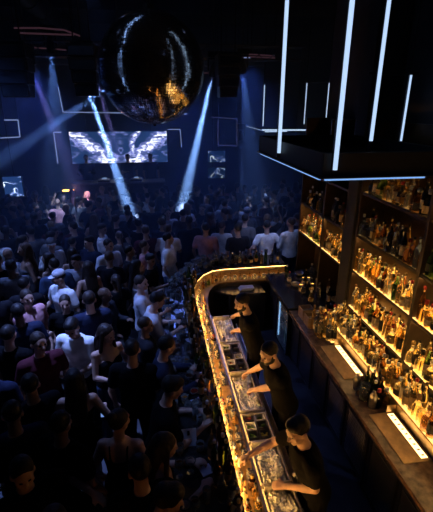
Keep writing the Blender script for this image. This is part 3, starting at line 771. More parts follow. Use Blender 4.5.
# the shelving
def shelving(name, label, ya, yb, posts, shelves, lit):
    t = thing(name, label, 'shelving', (2.98, (ya + yb) / 2, CZ))
    part(t, 'back_panel', MB().box(3.165, 3.19, ya, yb, CZ + .03, 4.0), M['backpanel'])
    for p in posts:
        part(t, 'post', MB().box(2.79, 3.165, p - .025, p + .025, CZ + .03, 4.0), M['wood'], bev=.004)
    for z in shelves:
        s_ = part(t, 'shelf', MB().box(2.8, 3.165, ya, yb, z - .04, z), M['wood'], bev=.003)
        ps = sorted(posts)
        for a, b in zip(ps[:-1], ps[1:]):
            if z - .58 in [] or any(abs(z - q - .56) < .06 for q in lit) or (1.3 < z < 1.4):
                part(s_, 'under_led_strip', MB().box(2.815, 2.827, a + .03, b - .03, z - .044, z - .0405), M['led_down'])
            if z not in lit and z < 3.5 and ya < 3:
                part(s_, 'added_dim_glow_top', MB().box(2.83, 3.15, a + .03, b - .03, z + .001, z + .005), M['dim_glow'])  # added glow standing in for spill light on these bottles
        if z in lit:
            ps = sorted(posts)
            for a, b in zip(ps[:-1], ps[1:]):
                part(s_, 'led_strip', MB().box(2.803, 2.811, a + .03, b - .03, z + .001, z + .008), M['led_shelf'])
                part(s_, 'rear_led_strip', MB().box(3.152, 3.162, a + .03, b - .03, z + .001, z + .01), M['led_shelf'])
                part(s_, 'glowing_top', MB().box(2.824, 3.15, a + .03, b - .03, z + .001, z + .006), M['led_glow'])
    return t
SH = [1.37, 1.95, 2.49, 3.1, 3.66]
shelving('bottle_shelving', 'tall lit bottle shelving right of the dark pillar', 1.0, 5.13, (5.1, 3.66, 2.2, 1.03), SH, (1.37, 1.95))
shelving('bottle_shelving', 'bottle shelving left of the dark pillar with one lit shelf', 5.43, 7.4, (5.46, 6.27, 7.36), [1.88, 2.45, 3.05, 3.66], (1.88,))
t = thing('bottle_step', 'low stepped bottle ledge at the back of the counter with glowing front', 'ledge', (2.65, 3.6, CZ))
part(t, 'ledge', MB().box(2.51, 2.795, 1.2, 5.12, 1.11, 1.13), M['brass'], bev=.003)
part(t, 'riser', MB().box(2.515, 2.53, 1.2, 5.12, CZ, 1.11), M['brass'])
part(t, 'glowing_top', MB().box(2.525, 2.785, 1.2, 5.1, 1.131, 1.136), M['led_glow'])
for lab, ya, yb in (('nearer', 2.58, 3.24), ('farther', 3.86, 4.6)):
    t = thing('drip_tray', '%s of two metal drip trays with a glowing panel on the back bar counter' % lab, 'tray', (2.35, (ya + yb) / 2, CZ))
    part(t, 'sheet', MB().box(2.2, 2.5, ya, yb, CZ, CZ + .012), M['tray_sheet'], bev=.004)
    part(t, 'light_panel', MB().box(2.4, 2.468, ya + .03, yb - .03, CZ + .012, CZ + .017), M['led_tray'])
    sl = MB()
    for k in range(9): sl.box(2.42, 2.45, ya + .06 + k * (yb - ya - .12) / 8 - .008, ya + .06 + k * (yb - ya - .12) / 8 + .008, CZ + .017, CZ + .02)
    part(t, 'grate', sl, M['steel'])
    part(t, 'end_plate', MB().box(2.4, 2.505, yb - .01, yb, CZ + .012, CZ + .11), M['brass'])

# ---------------------------------------------------------------- bottles
def arc(r, z0, z1, r1, n=4):
    return [(r + (r1 - r) * (1 - math.cos(PI / 2 * k / n)), z0 + (z1 - z0) * math.sin(PI / 2 * k / n)) for k in range(n + 1)]
BT = {}
def bottle_type(key, word, body, sq, neck, capr, caph, lz):
    g = MB().lathe(body, n=12, sq=sq).mesh('bottle', smooth=sq == 0)
    top = body[-1][1]
    c = MB().lathe([(capr * .9, top - .004), (capr, top), (capr, top + caph), (capr * .8, top + caph + .004)], n=10).mesh('cap')
    rl = max(r for r, z in body) + .0012; l = MB(); n = 12
    ring = []
    for z in lz:
        pts = []
        for i in range(n):
            a = 2 * PI * (i + .5) / n
            k = 1 + sq * (1 / max(abs(math.cos(a)), abs(math.sin(a))) - 1) if sq else 1
            pts.append((rl * k * math.cos(a), rl * k * math.sin(a), z))
        ring.append(pts)
    l.loft(ring, False)
    BT[key] = (word, g, c, l.mesh('label'), top + caph)
bottle_type('round', 'round', [(.03, 0), (.037, .004), (.037, .17), (.034, .19), (.02, .215), (.0135, .235), (.0135, .285)], 0, 0, .015, .022, (.05, .13))
bottle_type('tall', 'tall slim', [(.028, 0), (.032, .004), (.032, .2), (.029, .225), (.015, .26), (.0125, .275), (.0125, .325)], 0, 0, .0145, .025, (.06, .17))
bottle_type('square', 'square', [(.028, 0), (.033, .004), (.033, .165), (.029, .18), (.014, .195), (.0135, .25)], .85, 0, .0165, .03, (.04, .13))
bottle_type('squat', 'squat', [(.035, 0), (.045, .006), (.047, .09), (.04, .13), (.02, .155), (.0145, .17), (.0145, .215)], 0, 0, .0185, .03, (.035, .09))
bottle_type('decanter', 'broad decanter', [(.035, 0), (.042, .005), (.042, .13), (.036, .15), (.016, .165), (.015, .2)], .6, 0, .021, .035, (.03, .1))
bottle_type('wine', 'wine-shaped', [(.03, 0), (.038, .004), (.038, .18), (.033, .205), (.018, .23), (.0145, .245), (.0145, .3)], 0, 0, .0155, .012, (.05, .14))
bottle_type('pourer', 'pourer-topped', [(.03, 0), (.037, .004), (.037, .165), (.03, .195), (.0145, .225), (.0135, .28)], 0, 0, .006, .055, (.045, .135))
HUES = {'amber': (.95, .62, .22), 'golden': (.98, .82, .45), 'dark brown': (.3, .13, .05), 'clear': (.85, .85, .8), 'green': (.12, .25, .06), 'honey-coloured': (.97, .72, .32), 'reddish': (.6, .2, .08), 'black': (.02, .02, .025), 'bluish': (.3, .42, .7)}
CAPS = {'gold': (.6, .4, .12), 'black': (.02, .02, .02), 'white': (.7, .7, .68), 'red': (.35, .03, .03), 'wooden': (.3, .17, .08), 'silver': (.5, .5, .52)}
LABS = {'white': (.7, .66, .58), 'cream': (.62, .5, .3), 'black': (.03, .03, .03), 'tan': (.4, .25, .1), 'red': (.35, .05, .04)}
NB = 0
def bottle(loc, key, hue, capc, lab, label, group, rz=0, s=1.0):
    global NB
    NB += 1
    word, g, c, l, top = BT[key]
    t = thing('bottle', label, 'bottle', loc, rz, group); t.scale = (s,) * 3
    link('body', g, M['glass'], t, (*HUES[hue], 1))
    link('cap', c, M['cap'], t, (*CAPS[capc], 1))
    if lab: link('paper_label', l, M['label'], t, (*LABS[lab], 1))
    return t
KEYS = list(BT)
def pick(dark=False):
    hue = rnd.choice(['amber', 'golden', 'honey-coloured', 'dark brown', 'amber', 'clear', 'golden', 'clear', 'honey-coloured', 'golden', 'golden', 'amber', 'dark brown', 'green'] if not dark else ['dark brown', 'black', 'clear', 'amber', 'bluish', 'green'])
    key = rnd.choice(['round', 'tall', 'square', 'squat', 'decanter', 'wine', 'round'])
    return key, hue, rnd.choice(list(CAPS)), rnd.choice(['cream', 'tan', 'black', None, None, None, None])
REAR = MB(); REAR_H = ['amber', 'golden', 'honey-coloured', 'dark brown', 'clear', 'black', 'green']
def rear_row(x, y0, dy, n, z, dark=False):
    for i in range(n):
        key, hue, cp, lb = pick(dark)
        if hue not in REAR_H: hue = 'amber'
        g = BT[key][1]; c = BT[key][2]; s = rnd.uniform(1.0, 1.18)
        o_ = V((x + rnd.uniform(-.01, .01), y0 + dy * i, z))
        REAR.add([o_ + v.co * s for v in g.vertices], [tuple(p.vertices) for p in g.polygons], REAR_H.index(hue))
        REAR.add([o_ + v.co * s for v in c.vertices], [tuple(p.vertices) for p in c.polygons], len(REAR_H))
def shelf_row(x, y0, dy, n, z, where, row, start='pillar', dark=False, jit=.012):
    for i in range(n):
        key, hue, cp, lb = pick(dark)
        cap_word = cp + '-capped'
        bottle((x + rnd.uniform(-jit, jit), y0 + dy * i + rnd.uniform(-.008, .008), z), key, hue, cp, lb,
               '%s %s bottle, %s from %s, %s, %s' % (hue, BT[key][0], nth(i + 1), start, row, where), 'bottles on ' + where, rnd.uniform(0, 6), rnd.uniform(1.06, 1.24))
# right run, first bay beside the pillar
for z, nm, dk in ((1.37, 'lower lit shelf', False), (1.95, 'upper lit shelf', False), (2.49, 'dim shelf above lit ones', True)):
    shelf_row(2.845, 5.02, -.087, 16, z, nm, 'front row', dark=dk)
    rear_row(2.955, 4.98, -.09, 15 if not dk else 10, z, dk)
shelf_row(2.845, 4.9, -.088, 14, 3.1, 'top dark shelf', 'front row', dark=True)
rear_row(2.955, 4.85, -.1, 10, 3.1, True)
shelf_row(2.567, 5.02, -.084, 28, 1.13, 'low glowing ledge', 'front row')
rear_row(2.66, 4.98, -.088, 26, 1.13)
# second bay
for z, nm in ((1.37, 'lower shelf past second post'), (1.95, 'upper shelf past second post')):
    shelf_row(2.845, 3.58, -.087, 8, z, nm, 'front row', 'post')
    rear_row(2.955, 3.55, -.09, 6, z)
shelf_row(2.845, 3.58, -.087, 4, 2.49, 'dim shelf past second post', 'front row', 'post', True)
def hue_glass(h): return mat('rear_glass_' + h.replace(' ', '_'), HUES[h], .05, trans=.85, ior=1.35, noise=.08)
solo('rear_bottles', REAR, [hue_glass(h) for h in REAR_H] + [mat('rear_cap', (.1, .07, .03), .4, .4, noise=.2)], 'rear rows of bottles half hidden behind the front rows on the shelves', 'bottles', kind='stuff', smooth=True)
# left run
shelf_row(2.846, 5.56, .085, 8, 1.88, 'lit shelf left of pillar', 'row')
shelf_row(2.846, 6.36, .088, 11, 1.88, 'lit shelf left of pillar', 'row', 'middle post')
shelf_row(2.99, 5.58, .12, 5, 1.88, 'lit shelf left of pillar', 'back row')
shelf_row(2.99, 6.4, .12, 7, 1.88, 'lit shelf left of pillar', 'back row', 'middle post')
shelf_row(2.846, 5.6, .1, 5, 2.45, 'dark shelf left of pillar', 'row', dark=True)
shelf_row(2.846, 6.5, .12, 6, 2.45, 'dark shelf left of pillar', 'far row', 'middle post', True)
# the cluster on the counter by the pillar
t = thing('added_glow_pad', 'added glowing pad under the bottle cluster on the counter by the pillar', 'tray', (2.35, 4.9, CZ))  # pad added only to light the bottle cluster from below
part(t, 'frame', MB().box(2.38, 2.5, 4.66, 5.14, CZ, CZ + .003), M['brass'])
part(t, 'light_panel', MB().box(2.39, 2.49, 4.67, 5.13, CZ + .003, CZ + .006), M['led_glow'])
k = 0
for r_, yy in enumerate((4.72, 4.81, 4.9, 4.99, 5.08)):
    for c_, xx in enumerate((2.27, 2.36, 2.45)):
        if r_ == 0 and c_ == 0: continue
        k += 1; key, hue, cp, lb = pick()
        key = ('tall', 'wine', 'pourer', 'round')[(r_ + c_) % 4]
        bottle((xx + rnd.uniform(-.01, .01), yy + rnd.uniform(-.01, .01), CZ + .006), key, hue, cp, lb, '%s %s bottle in the counter cluster by the pillar, %s from far tray' % (hue, BT[key][0], nth(k)), 'bottle cluster on the counter by the pillar', rnd.uniform(0, 6), 1.15)
k = 0
for r_, yy in enumerate((3.36, 3.45, 3.54, 3.63)):
    for c_, xx in enumerate((2.36, 2.45)):
        k += 1; key, hue, cp, lb = pick(True)
        bottle((xx + rnd.uniform(-.01, .01), yy, CZ), key, hue, cp, lb, '%s %s bottle between the two drip trays, %s from the nearer tray' % (hue, BT[key][0], nth(k)), 'bottles between the drip trays', rnd.uniform(0, 6))

def vessel(name, label, cat, prof, loc, m, group=None, n=14, extra=None, color=None):
    t = thing(name, label, cat, loc, 0, group)
    o_ = link('body', MB().lathe(prof, n=n).mesh('body', smooth=True), m, t, color)
    return t
pit = [(.04, 0), (.055, .004), (.055, .15), (.06, .2), (.056, .2), (.05, .15), (.05, .01)]
t = vessel('pitcher', 'pale glass pitcher on the counter between the two drip trays', 'pitcher', pit, (2.27, 3.5, CZ), M['clear'])
part_h = MB().path([V((-.05, 0, .17)), V((-.1, 0, .15)), V((-.1, 0, .07)), V((-.055, 0, .04))], .008)
link('handle', part_h.mesh('handle'), M['clear'], t)
shk = [(.035, 0), (.04, .004), (.045, .13), (.043, .15), (.03, .18), (.02, .19), (.02, .21), (.012, .215)]
vessel('cocktail_shaker', 'steel cocktail shaker standing near the nearer drip tray', 'shaker', shk, (2.3, 3.36, CZ), M['steel'])
vessel('cocktail_shaker', 'steel cocktail shaker standing behind the pale pitcher', 'shaker', shk, (2.27, 3.68, CZ), M['steel'])
for i, (xx, yy) in enumerate(((2.2, 5.2), (2.2, 5.45))):
    t = thing('steel_caddy', 'square steel bar caddy on the counter, %s one to the dark end counter' % ('farther' if i == 0 else 'nearest'), 'caddy', (xx + .1, yy, CZ), 0, 'steel caddies on the counter')
    part(t, 'box', MB().box(xx, xx + .2, yy - .1, yy - .09, CZ, CZ + .17).box(xx, xx + .2, yy + .09, yy + .1, CZ, CZ + .17).box(xx, xx + .01, yy - .09, yy + .09, CZ, CZ + .17).box(xx + .19, xx + .2, yy - .09, yy + .09, CZ, CZ + .17).box(xx + .01, xx + .19, yy - .09, yy + .09, CZ, CZ + .01), M['brass'], bev=.002)
    part(t, 'divider', MB().box(xx + .01, xx + .19, yy - .004, yy + .004, CZ + .01, CZ + .15), M['steel'])
# end counter: small things
for i, (px, py) in enumerate(((301, 285), (304, 278), (312, 284), (318, 280), (309, 278))):
    p = atZ(px, py, 1.08); p.z = 1.03
    t = thing('glow_cup', 'low amber candle glass on the black end counter, %s from the bar end' % nth((1, 2, 4, 5, 3)[i]), 'added_glow', p, 0, 'candle glasses on the end counter')  # glass bowls whose amber glints are put in as a glow inside
    link('cup', MB().lathe([(.03, 0), (.045, .01), (.05, .07), (.046, .07), (.04, .015), (.005, .012)], n=14).mesh('cup', smooth=True), M['clear'], t)
    link('cup_glow', MB().lathe([(.02, .014), (.036, .02), (.04, .05), (.02, .056)], n=12).mesh('cup_glow', smooth=True), M['added_glow'], t)
rn2 = random.Random(5)
k = 0
for yy in (5.85, 6.05, 6.3, 6.55, 6.8, 7.05):
    for xx in (2.5, 2.75, 2.98):
        k += 1
        key, hue, cp, lb = pick(True)
        if rn2.random() < .75:
            bottle((xx + rn2.uniform(-.08, .08), yy + rn2.uniform(-.06, .06), 1.03), key, hue, cp, lb, 'dim %s %s bottle on the black end counter, %s from the pillar' % (hue, BT[key][0], nth(k)), 'dim bottles on the end counter', rn2.uniform(0, 6), .9)
        else:
            vessel('garnish_bowl', 'small steel bowl on the black end counter, %s thing from the pillar' % nth(k), 'bowl', [(.03, 0), (.07, .02), (.09, .06), (.085, .06), (.065, .025), (.01, .012)], (xx, yy, 1.03), M['steel'], 'bowls on the end counter')
# ---------------------------------------------------------------- the island bar
OUT = [(.0, 1.2), (.0, 6.2), (.08, 6.7), (.25, 7.2), (.5, 7.6), (.85, 7.88), (1.25, 8.0), (2.6, 8.05)]
INN = [(.58, 1.2), (.58, 6.2), (.61, 6.6), (.7, 6.95), (.85, 7.22), (1.05, 7.4), (1.3, 7.45), (2.6, 7.47)]
def band(a, b, z0, z1):
    m = MB()
    rings = [[(p[0], p[1], z0), (q[0], q[1], z0), (q[0], q[1], z1), (p[0], p[1], z1)] for p, q in zip(a, b)]
    return m.loft(rings)
def mixl(a, b, t): return [(p[0] + (q[0] - p[0]) * t, p[1] + (q[1] - p[1]) * t) for p, q in zip(a, b)]
def shift(a, dx, dy):
    """offset a line sideways, positive = towards the inside of the bar"""
    out = []
    for i, p in enumerate(a):
        q0 = a[max(0, i - 1)]; q1 = a[min(len(a) - 1, i + 1)]
        d = V((q1[0] - q0[0], q1[1] - q0[1])).normalized()
        out.append((p[0] + d.y * dx, p[1] - d.x * dx))
    return out
t = thing('bar_counter', 'long dark bar with a rounded far corner crowded with bottles and glasses', 'bar counter', (.3, 4, 0))
part(t, 'bar_top', band(OUT, INN, 1.08, 1.12), M['bartop'], bev=.006)
part(t, 'front_panel', band(shift(OUT, .2, 0), shift(OUT, .24, 0), .0, 1.08), M['wood'])
part(t, 'inner_panel', band(shift(INN, -.07, 0), shift(INN, -.04, 0), .0, 1.08), M['brass'])
part(t, 'foot_rail', band(shift(OUT, .07, 0), shift(OUT, .11, 0), .18, .22), M['steel_dark'])
ls = band(shift(INN, -.03, 0), shift(INN, -.004, 0), 1.073, 1.08)
part(t, 'led_strip', ls, M['led_warm'])
part(t, 'light_panel', band(shift(INN, -.036, 0)[:3], shift(INN, -.031, 0)[:3], .91, 1.06), M['light_panel'])
t = thing('work_counter', 'lit steel work ledge along the inside of the bar', 'counter', (.9, 4, .86))
part(t, 'ledge', band(shift(INN, -.035, 0), shift(INN, .23, 0), .87, .9), M['ledge'], bev=.004)
part(t, 'ledge_apron', band(shift(INN, .2, 0), shift(INN, .225, 0), .3, .87), M['steel_dark'])
part(t, 'added_ice_glow_strip', MB().box(.813, .817, 2.08, 5.9, .866, .888), M['added_ice_glow'])  # hidden strip added to throw warm light over the ice
part(t, 'edge_lip', MB().box(.79, .819, 2.06, 5.92, .889, .904), M['steel'], bev=.002)  # lip added to hide the glowing strip from above
# the dark back ledge at the far end
t = thing('end_work_table', 'dark low work table curving along the far end inside the bar', 'table', (1.7, 7.0, .8))
INT = INN[:-1] + [(2.0, 7.465)]
part(t, 'table_top', band(shift(INT, .24, 0)[4:], shift(INT, .62, 0)[4:], .76, .8), M['bartop'], bev=.005)
part(t, 'front_panel', band(shift(INT, .56, 0)[4:], shift(INT, .6, 0)[4:], .0, .76), M['cabinet'])
tw = MB()
for i in range(3): solo('bar_towel', MB().box(1.52 + .02 * i, 1.78 + .02 * i, 6.96 - .0 * i, 7.12, .8 + .018 * i, .818 + .018 * i), M['paper'], '%s of three folded pale towels on the dark end work table' % ('lowest', 'middle', 'topmost')[i], 'towel', 'folded towels on the end table', bev=.006, color=(.45, .5, .6, 1))

# stations: ice bins and speed wells between the ledge and the bartenders
SX0, SX1, SZ = .83, 1.13, .86
def station(kind, ya, yb, label, order):
    nm = {'ice': 'ice_bin', 'well': 'speed_well', 'board': 'drain_board'}[kind]
    t = thing(nm, label, 'bar station', ((SX0 + SX1) / 2, (ya + yb) / 2, 0), 0, 'stations along the inside of the bar')
    w_ = .018; zb = .62 if kind == 'ice' else .74
    part(t, 'tub', MB().box(SX0, SX1, ya, ya + w_, .4, SZ).box(SX0, SX1, yb - w_, yb, .4, SZ).box(SX0, SX0 + w_, ya + w_, yb - w_, .4, SZ).box(SX1 - w_, SX1, ya + w_, yb - w_, .4, SZ).box(SX0 + w_, SX1 - w_, ya + w_, yb - w_, zb - .02, zb), M['bin_steel'], bev=.003)
    for yy in (ya + .03, yb - .03): part(t, 'leg', MB().box(SX1 - .05, SX1 - .02, yy - .012, yy + .012, 0, .4).box(SX0 + .02, SX0 + .05, yy - .012, yy + .012, 0, .4), M['steel_dark'])
    part(t, 'apron', MB().box(SX1, SX1 + .012, ya + .004, yb - .004, .5, SZ - .01), M['steel_dark'], bev=.002)
    if kind == 'ice':
        part(t, 'back_splash', MB().box(SX0 + .02, SX1 - .02, yb - .02, yb - .006, SZ, SZ + .05), M['bin_steel'])
        m = MB(); q = random.Random(int(ya * 100))
        nx, ny = 8, max(5, int((yb - ya) / .037))
        for i in range(nx):
            for j in range(ny):
                for l_ in range(2):
                    c = V((SX0 + .035 + (SX1 - SX0 - .07) * (i + .5) / nx, ya + .035 + (yb - ya - .07) * (j + .5) / ny, SZ - .07 + l_ * .032 + q.uniform(-.008, .012) + .03 * math.sin(i * .6) * math.sin(j * .4 + ya)))
                    r_ = q.uniform(.013, .019); R = Quaternion((q.gauss(0, 1), q.gauss(0, 1), q.gauss(0, 1), q.gauss(0, 1))).normalized()
                    m.obox(c, R @ V((r_, 0, 0)), R @ V((0, r_, 0)), R @ V((0, 0, r_)))
        m.box(SX0 + w_ + .001, SX1 - w_ - .001, ya + w_ + .001, yb - w_ - .001, zb + .001, SZ - .1)
        solo('ice', m, M['ice'], 'heap of ice cubes in the %s ice bin from the viewer' % order, 'ice', kind='stuff')
    return t
ST = [('ice', 2.1, 2.64, 'steel ice bin nearest the viewer', 'nearest'), ('ice', 2.68, 3.16, 'steel ice bin under the reaching arm of the nearest bartender', 'second'),
      ('well', 3.2, 3.62, 'dark steel well of small tubs between the second and third ice bins', ''), ('ice', 3.66, 4.36, 'steel ice bin in front of the middle bartender', 'third'),
      ('well', 4.4, 5.1, 'dark steel well between the middle and far bartenders', ''), ('ice', 5.14, 5.86, 'steel ice bin farthest along the bar with a pale back wall', 'farthest')]
for a in ST: station(*a)
sr = thing('speed_rail', 'steel bottle rail along the bartender side of the ice bins', 'rail', (1.2, 4, .6))
part(sr, 'rail', MB().box(1.145, 1.24, 2.1, 5.86, .60, .615).box(1.228, 1.24, 2.1, 5.86, .615, .74), M['steel'], bev=.003)
# tubs in the wells
k = 0
for ya, n_, nm in ((3.25, 3, 'the nearer dark well'), (4.46, 5, 'the farther dark well')):
    for i in range(n_):
        for j in range(2):
            k += 1; x, y = SX0 + .085 + j * .13, ya + .065 + i * .125
            t = thing('garnish_tub', 'small %s garnish tub, %s in the %s row of %s' % ('steel' if k % 3 else 'white', nth(i + 1), ('bar-side', 'bartender-side')[j], nm), 'tub', (x, y, .74), 0, 'garnish tubs in the dark wells')
            part(t, 'box', MB().box(x - .055, x + .055, y - .052, y - .046, .74, .85).box(x - .055, x + .055, y + .046, y + .052, .74, .85).box(x - .055, x - .049, y - .046, y + .046, .74, .85).box(x + .049, x + .055, y - .046, y + .046, .74, .85).box(x - .049, x + .049, y - .046, y + .046, .74, .75), M['steel_dark'] if k % 3 else M['white_plastic'])
            g = MB(); q = random.Random(k)
            for u in range(8): g.ellip((x + q.uniform(-.03, .03), y + q.uniform(-.03, .03), .785 + q.uniform(0, .04)), .018, .018, .016, n=8, k=6)
            part(t, 'garnish', g, M['fruit'], True, color=(*rnd.choice([(.1, .2, .03), (.5, .4, .05), (.35, .08, .03), (.1, .1, .1)]), 1))

# glasses
def glass_type(name, prof, n=14): return (name, MB().lathe(prof, n=n).mesh('bowl', smooth=True))
GT = {'tumbler': glass_type('tumbler', [(.034, 0), (.037, .003), (.042, .09), (.0395, .09), (.034, .012), (.002, .011)]),
      'highball': glass_type('highball_glass', [(.028, 0), (.031, .003), (.034, .145), (.0315, .145), (.028, .012), (.002, .011)]),
      'wine': glass_type('wine_glass', [(.033, 0), (.033, .003), (.006, .008), (.005, .085), (.02, .1), (.04, .13), (.042, .16), (.034, .2), (.032, .2), (.039, .16), (.036, .13), (.002, .105)]),
      'coupe': glass_type('coupe_glass', [(.033, 0), (.033, .003), (.006, .008), (.005, .085), (.02, .095), (.046, .125), (.05, .15), (.048, .15), (.042, .127), (.002, .1)])}
LIQ = {k_: MB().lathe([(.001, z0), (r0, z0 + .001), (r1, z1), (.001, z1)], n=12).mesh('drink', smooth=False) for k_, (r0, r1, z0, z1) in {'tumbler': (.032, .037, .014, .06), 'highball': (.027, .03, .014, .11), 'wine': (.034, .0385, .131, .155), 'coupe': (.035, .042, .118, .138)}.items()}
M['drink'] = mat('drink', obj=True, rough=.1, trans=.7, noise=.05)
def glass(loc, key, label, group, liquid=None, flip=False):
    nm, g = GT[key]
    t = thing(nm, label, 'glass', loc, rnd.uniform(0, 6), group)
    if flip:
        t.rotation_euler = (PI, 0, 0); t.location = V(loc) + V((0, 0, max(v.co.z for v in g.vertices)))
    link('bowl', g, M['clear'], t)
    if liquid: link('drink', LIQ[key], M['drink'], t, (*liquid, 1))
    return t
DR = {'amber': (.7, .25, .03), 'pale': (.7, .7, .6), 'red': (.5, .04, .02), 'orange': (.9, .35, .05), 'cola-dark': (.08, .03, .015)}
# row of bottles on the bar top's inner half: dark shapes against the glow
k = 0; y = 2.1
while y < 6.9:
    for xx in (.5, .4):
        if xx == .4 and rnd.random() < .35: continue
        k += 1
        f = max(0, y - 6.3)
        key = rnd.choice(['pourer', 'pourer', 'tall', 'wine', 'round', 'square']); hue = rnd.choice(['dark brown', 'black', 'green', 'amber', 'clear', 'dark brown']); cp = rnd.choice(['black', 'silver', 'black', 'gold']); lb = rnd.choice(['white', 'black', None, 'tan', 'cream'])
        bottle((xx + f * .25 + rnd.uniform(-.015, .015), y + rnd.uniform(-.01, .01), 1.12), key, hue, cp, lb, '%s %s bottle, %s along the bar top counted from the near end' % (hue, BT[key][0], nth(k)), 'bottles along the bar top', rnd.uniform(0, 6))
    y += .145
k = 0
for i in range(12):
    x = 1.15 + i * .12
    k += 1; key, hue, cp, lb = pick(True)
    bottle((x + rnd.uniform(-.02, .02), 7.6 + rnd.uniform(-.05, .06), 1.12), key, hue, cp, lb, 'dark %s %s bottle on far end of bar, %s from the rounded corner' % (hue, BT[key][0], nth(k)), 'bottles on the far end of the bar', rnd.uniform(0, 6), .9)
# glasses on the drinkers' side
k = 0
for y in [2.0 + .135 * i for i in range(34)]:
    for xx in (.1, .2, .3):
        if rnd.random() < .42: continue
        if 2.86 < y < 3.16 and xx < .25: continue
        k += 1; key = rnd.choice(['tumbler', 'tumbler', 'highball', 'wine', 'coupe', 'tumbler']); f = max(0, y - 6.2) * .18
        dn = rnd.choice(list(DR) + ['', ''])
        glass((xx + f + rnd.uniform(-.03, .03), y + rnd.uniform(-.02, .02), 1.12), key, '%s %s on guests\' side of bar, %s from near end' % (key if key in ('tumbler',) else key + ' glass', 'with %s drink' % dn if dn else 'without drink', nth(k)), 'glasses on the bar top', DR.get(dn))
for i in range(12):
    x = 1.1 + .13 * i
    glass((x + rnd.uniform(-.03, .03), 7.8 + rnd.uniform(-.05, .06), 1.12), rnd.choice(['tumbler', 'wine', 'highball']), 'glass on the guests\' edge of the far bar end, %s from the rounded corner' % nth(i + 1), 'glasses on the far end of the bar')
# upturned glasses and small bottles on the lit work ledge
k = 0; y = 2.05
while y < 6.62:
    for xx in (.635, .73):
        if rnd.random() < .1: continue
        k += 1
        q_ = rnd.random()
        if q_ < .25:
            vessel('jigger', 'small steel measure on the lit work ledge, %s piece from the near end' % nth(k), 'jigger', [(.018, 0), (.024, .002), (.012, .04), (.022, .09), (.02, .09), (.01, .042)], (xx + max(0, y - 6.2) * .1, y, .9), M['steel_dark'], 'measures on the lit ledge')
        elif q_ < .65:
            glass((xx + rnd.uniform(-.01, .01) + max(0, y - 6.2) * .1, y, .9), rnd.choice(['tumbler', 'tumbler', 'highball']), 'upturned glass on the lit work ledge, %s piece from the near end' % nth(k), 'upturned glasses on the lit ledge', flip=True)
        else:
            key, hue, cp, lb = pick()
            bottle((xx + max(0, y - 6.2) * .1, y, .9), rnd.choice(['squat', 'decanter', 'square']), hue, cp, lb, '%s bottle on the lit work ledge, %s piece from the near end' % (hue, nth(k)), 'bottles on the lit ledge', rnd.uniform(0, 6), .72)
    y += .115
for i, (x, y) in enumerate(((.72, 6.75), (.76, 6.88), (.81, 6.98), (.87, 7.06), (.94, 7.13), (1.02, 7.19), (1.1, 7.25), (1.19, 7.28))):
    key, hue, cp, lb = pick()
    bottle((x, y, .9), rnd.choice(['squat', 'square', 'round']), hue, cp, lb, '%s bottle on the rounded corner of the lit ledge, %s towards the far end' % (hue, nth(i + 1)), 'bottles on the corner of the lit ledge', rnd.uniform(0, 6), .68)
for i in range(14):
    x = 1.3 + .1 * i
    if i % 2 == 1:
        bottle((x, 7.3, .9), rnd.choice(['squat', 'square', 'decanter']), rnd.choice(['amber', 'golden', 'dark brown']), 'black', 'white', 'small bottle under the lit far bar edge, %s piece from the corner' % nth(i + 1), 'bottles under the far bar edge', 0, .6)
    else:
        glass((x, 7.33, .9), 'tumbler', 'tumbler under the lit far bar edge, %s piece from the corner' % nth(i + 1), 'tumblers under the far bar edge', flip=True)
k = 0
for i in range(4, 30):
    q = i / 30 * 5.6
    a_ = int(q) + 1; f_ = q - int(q)
    if a_ + 1 >= len(OUT): break
    for tt in (.2, .45, .7):
        if rnd.random() < .25: continue
        po = [OUT[a_][n_] + (OUT[a_ + 1][n_] - OUT[a_][n_]) * f_ for n_ in (0, 1)]; pi_ = [INN[a_][n_] + (INN[a_ + 1][n_] - INN[a_][n_]) * f_ for n_ in (0, 1)]
        x, y = po[0] + (pi_[0] - po[0]) * tt + rnd.uniform(-.02, .02), po[1] + (pi_[1] - po[1]) * tt + rnd.uniform(-.02, .02)
        k += 1
        glass((x, y, 1.12), rnd.choice(['tumbler', 'wine', 'highball', 'coupe']), 'glass on the rounded corner of the bar, %s of the cluster towards the far end' % nth(k), 'glasses on the rounded corner of the bar')
# the white menu card and the bill folder on the bar
t = thing('menu_stand', 'white menu card standing on the bar among the glasses', 'menu', (.19, 3.02, 1.12))
part(t, 'card', MB().obox((.19, 3.02, 1.2), (.075, 0, 0), (0, .003, .003), (0, .03, .075)), M['paper'], color=(.75, .8, .9, 1))
part(t, 'printed_block', MB().obox((.19, 3.014, 1.2 - .03), (.035, 0, 0), (0, .002, 0), (0, .006, .014)).obox((.19, 3.03, 1.245), (.012, 0, 0), (0, .002, 0), (0, .008, .02)), M['plastic'])
part(t, 'foot', MB().box(.12, .26, 3.0, 3.1, 1.12, 1.128), M['plastic'], bev=.002)
for i, (px, py) in enumerate(((190, 340), (192, 372), (196, 402), (206, 470), (170, 300), (178, 312))):
    p = atZ(px, py, 1.125)
    if p.x < .06: p.x = .08
    solo('napkin', MB().obox(p, (.05, .018, 0), (-.018, .05, 0), (0, 0, .003)), M['paper'], 'folded pale napkin on the bar, %s counted from the rounded corner' % nth((3, 4, 5, 6, 1, 2)[i]), 'napkin', 'napkins on the bar', color=(.5, .55, .75, 1))
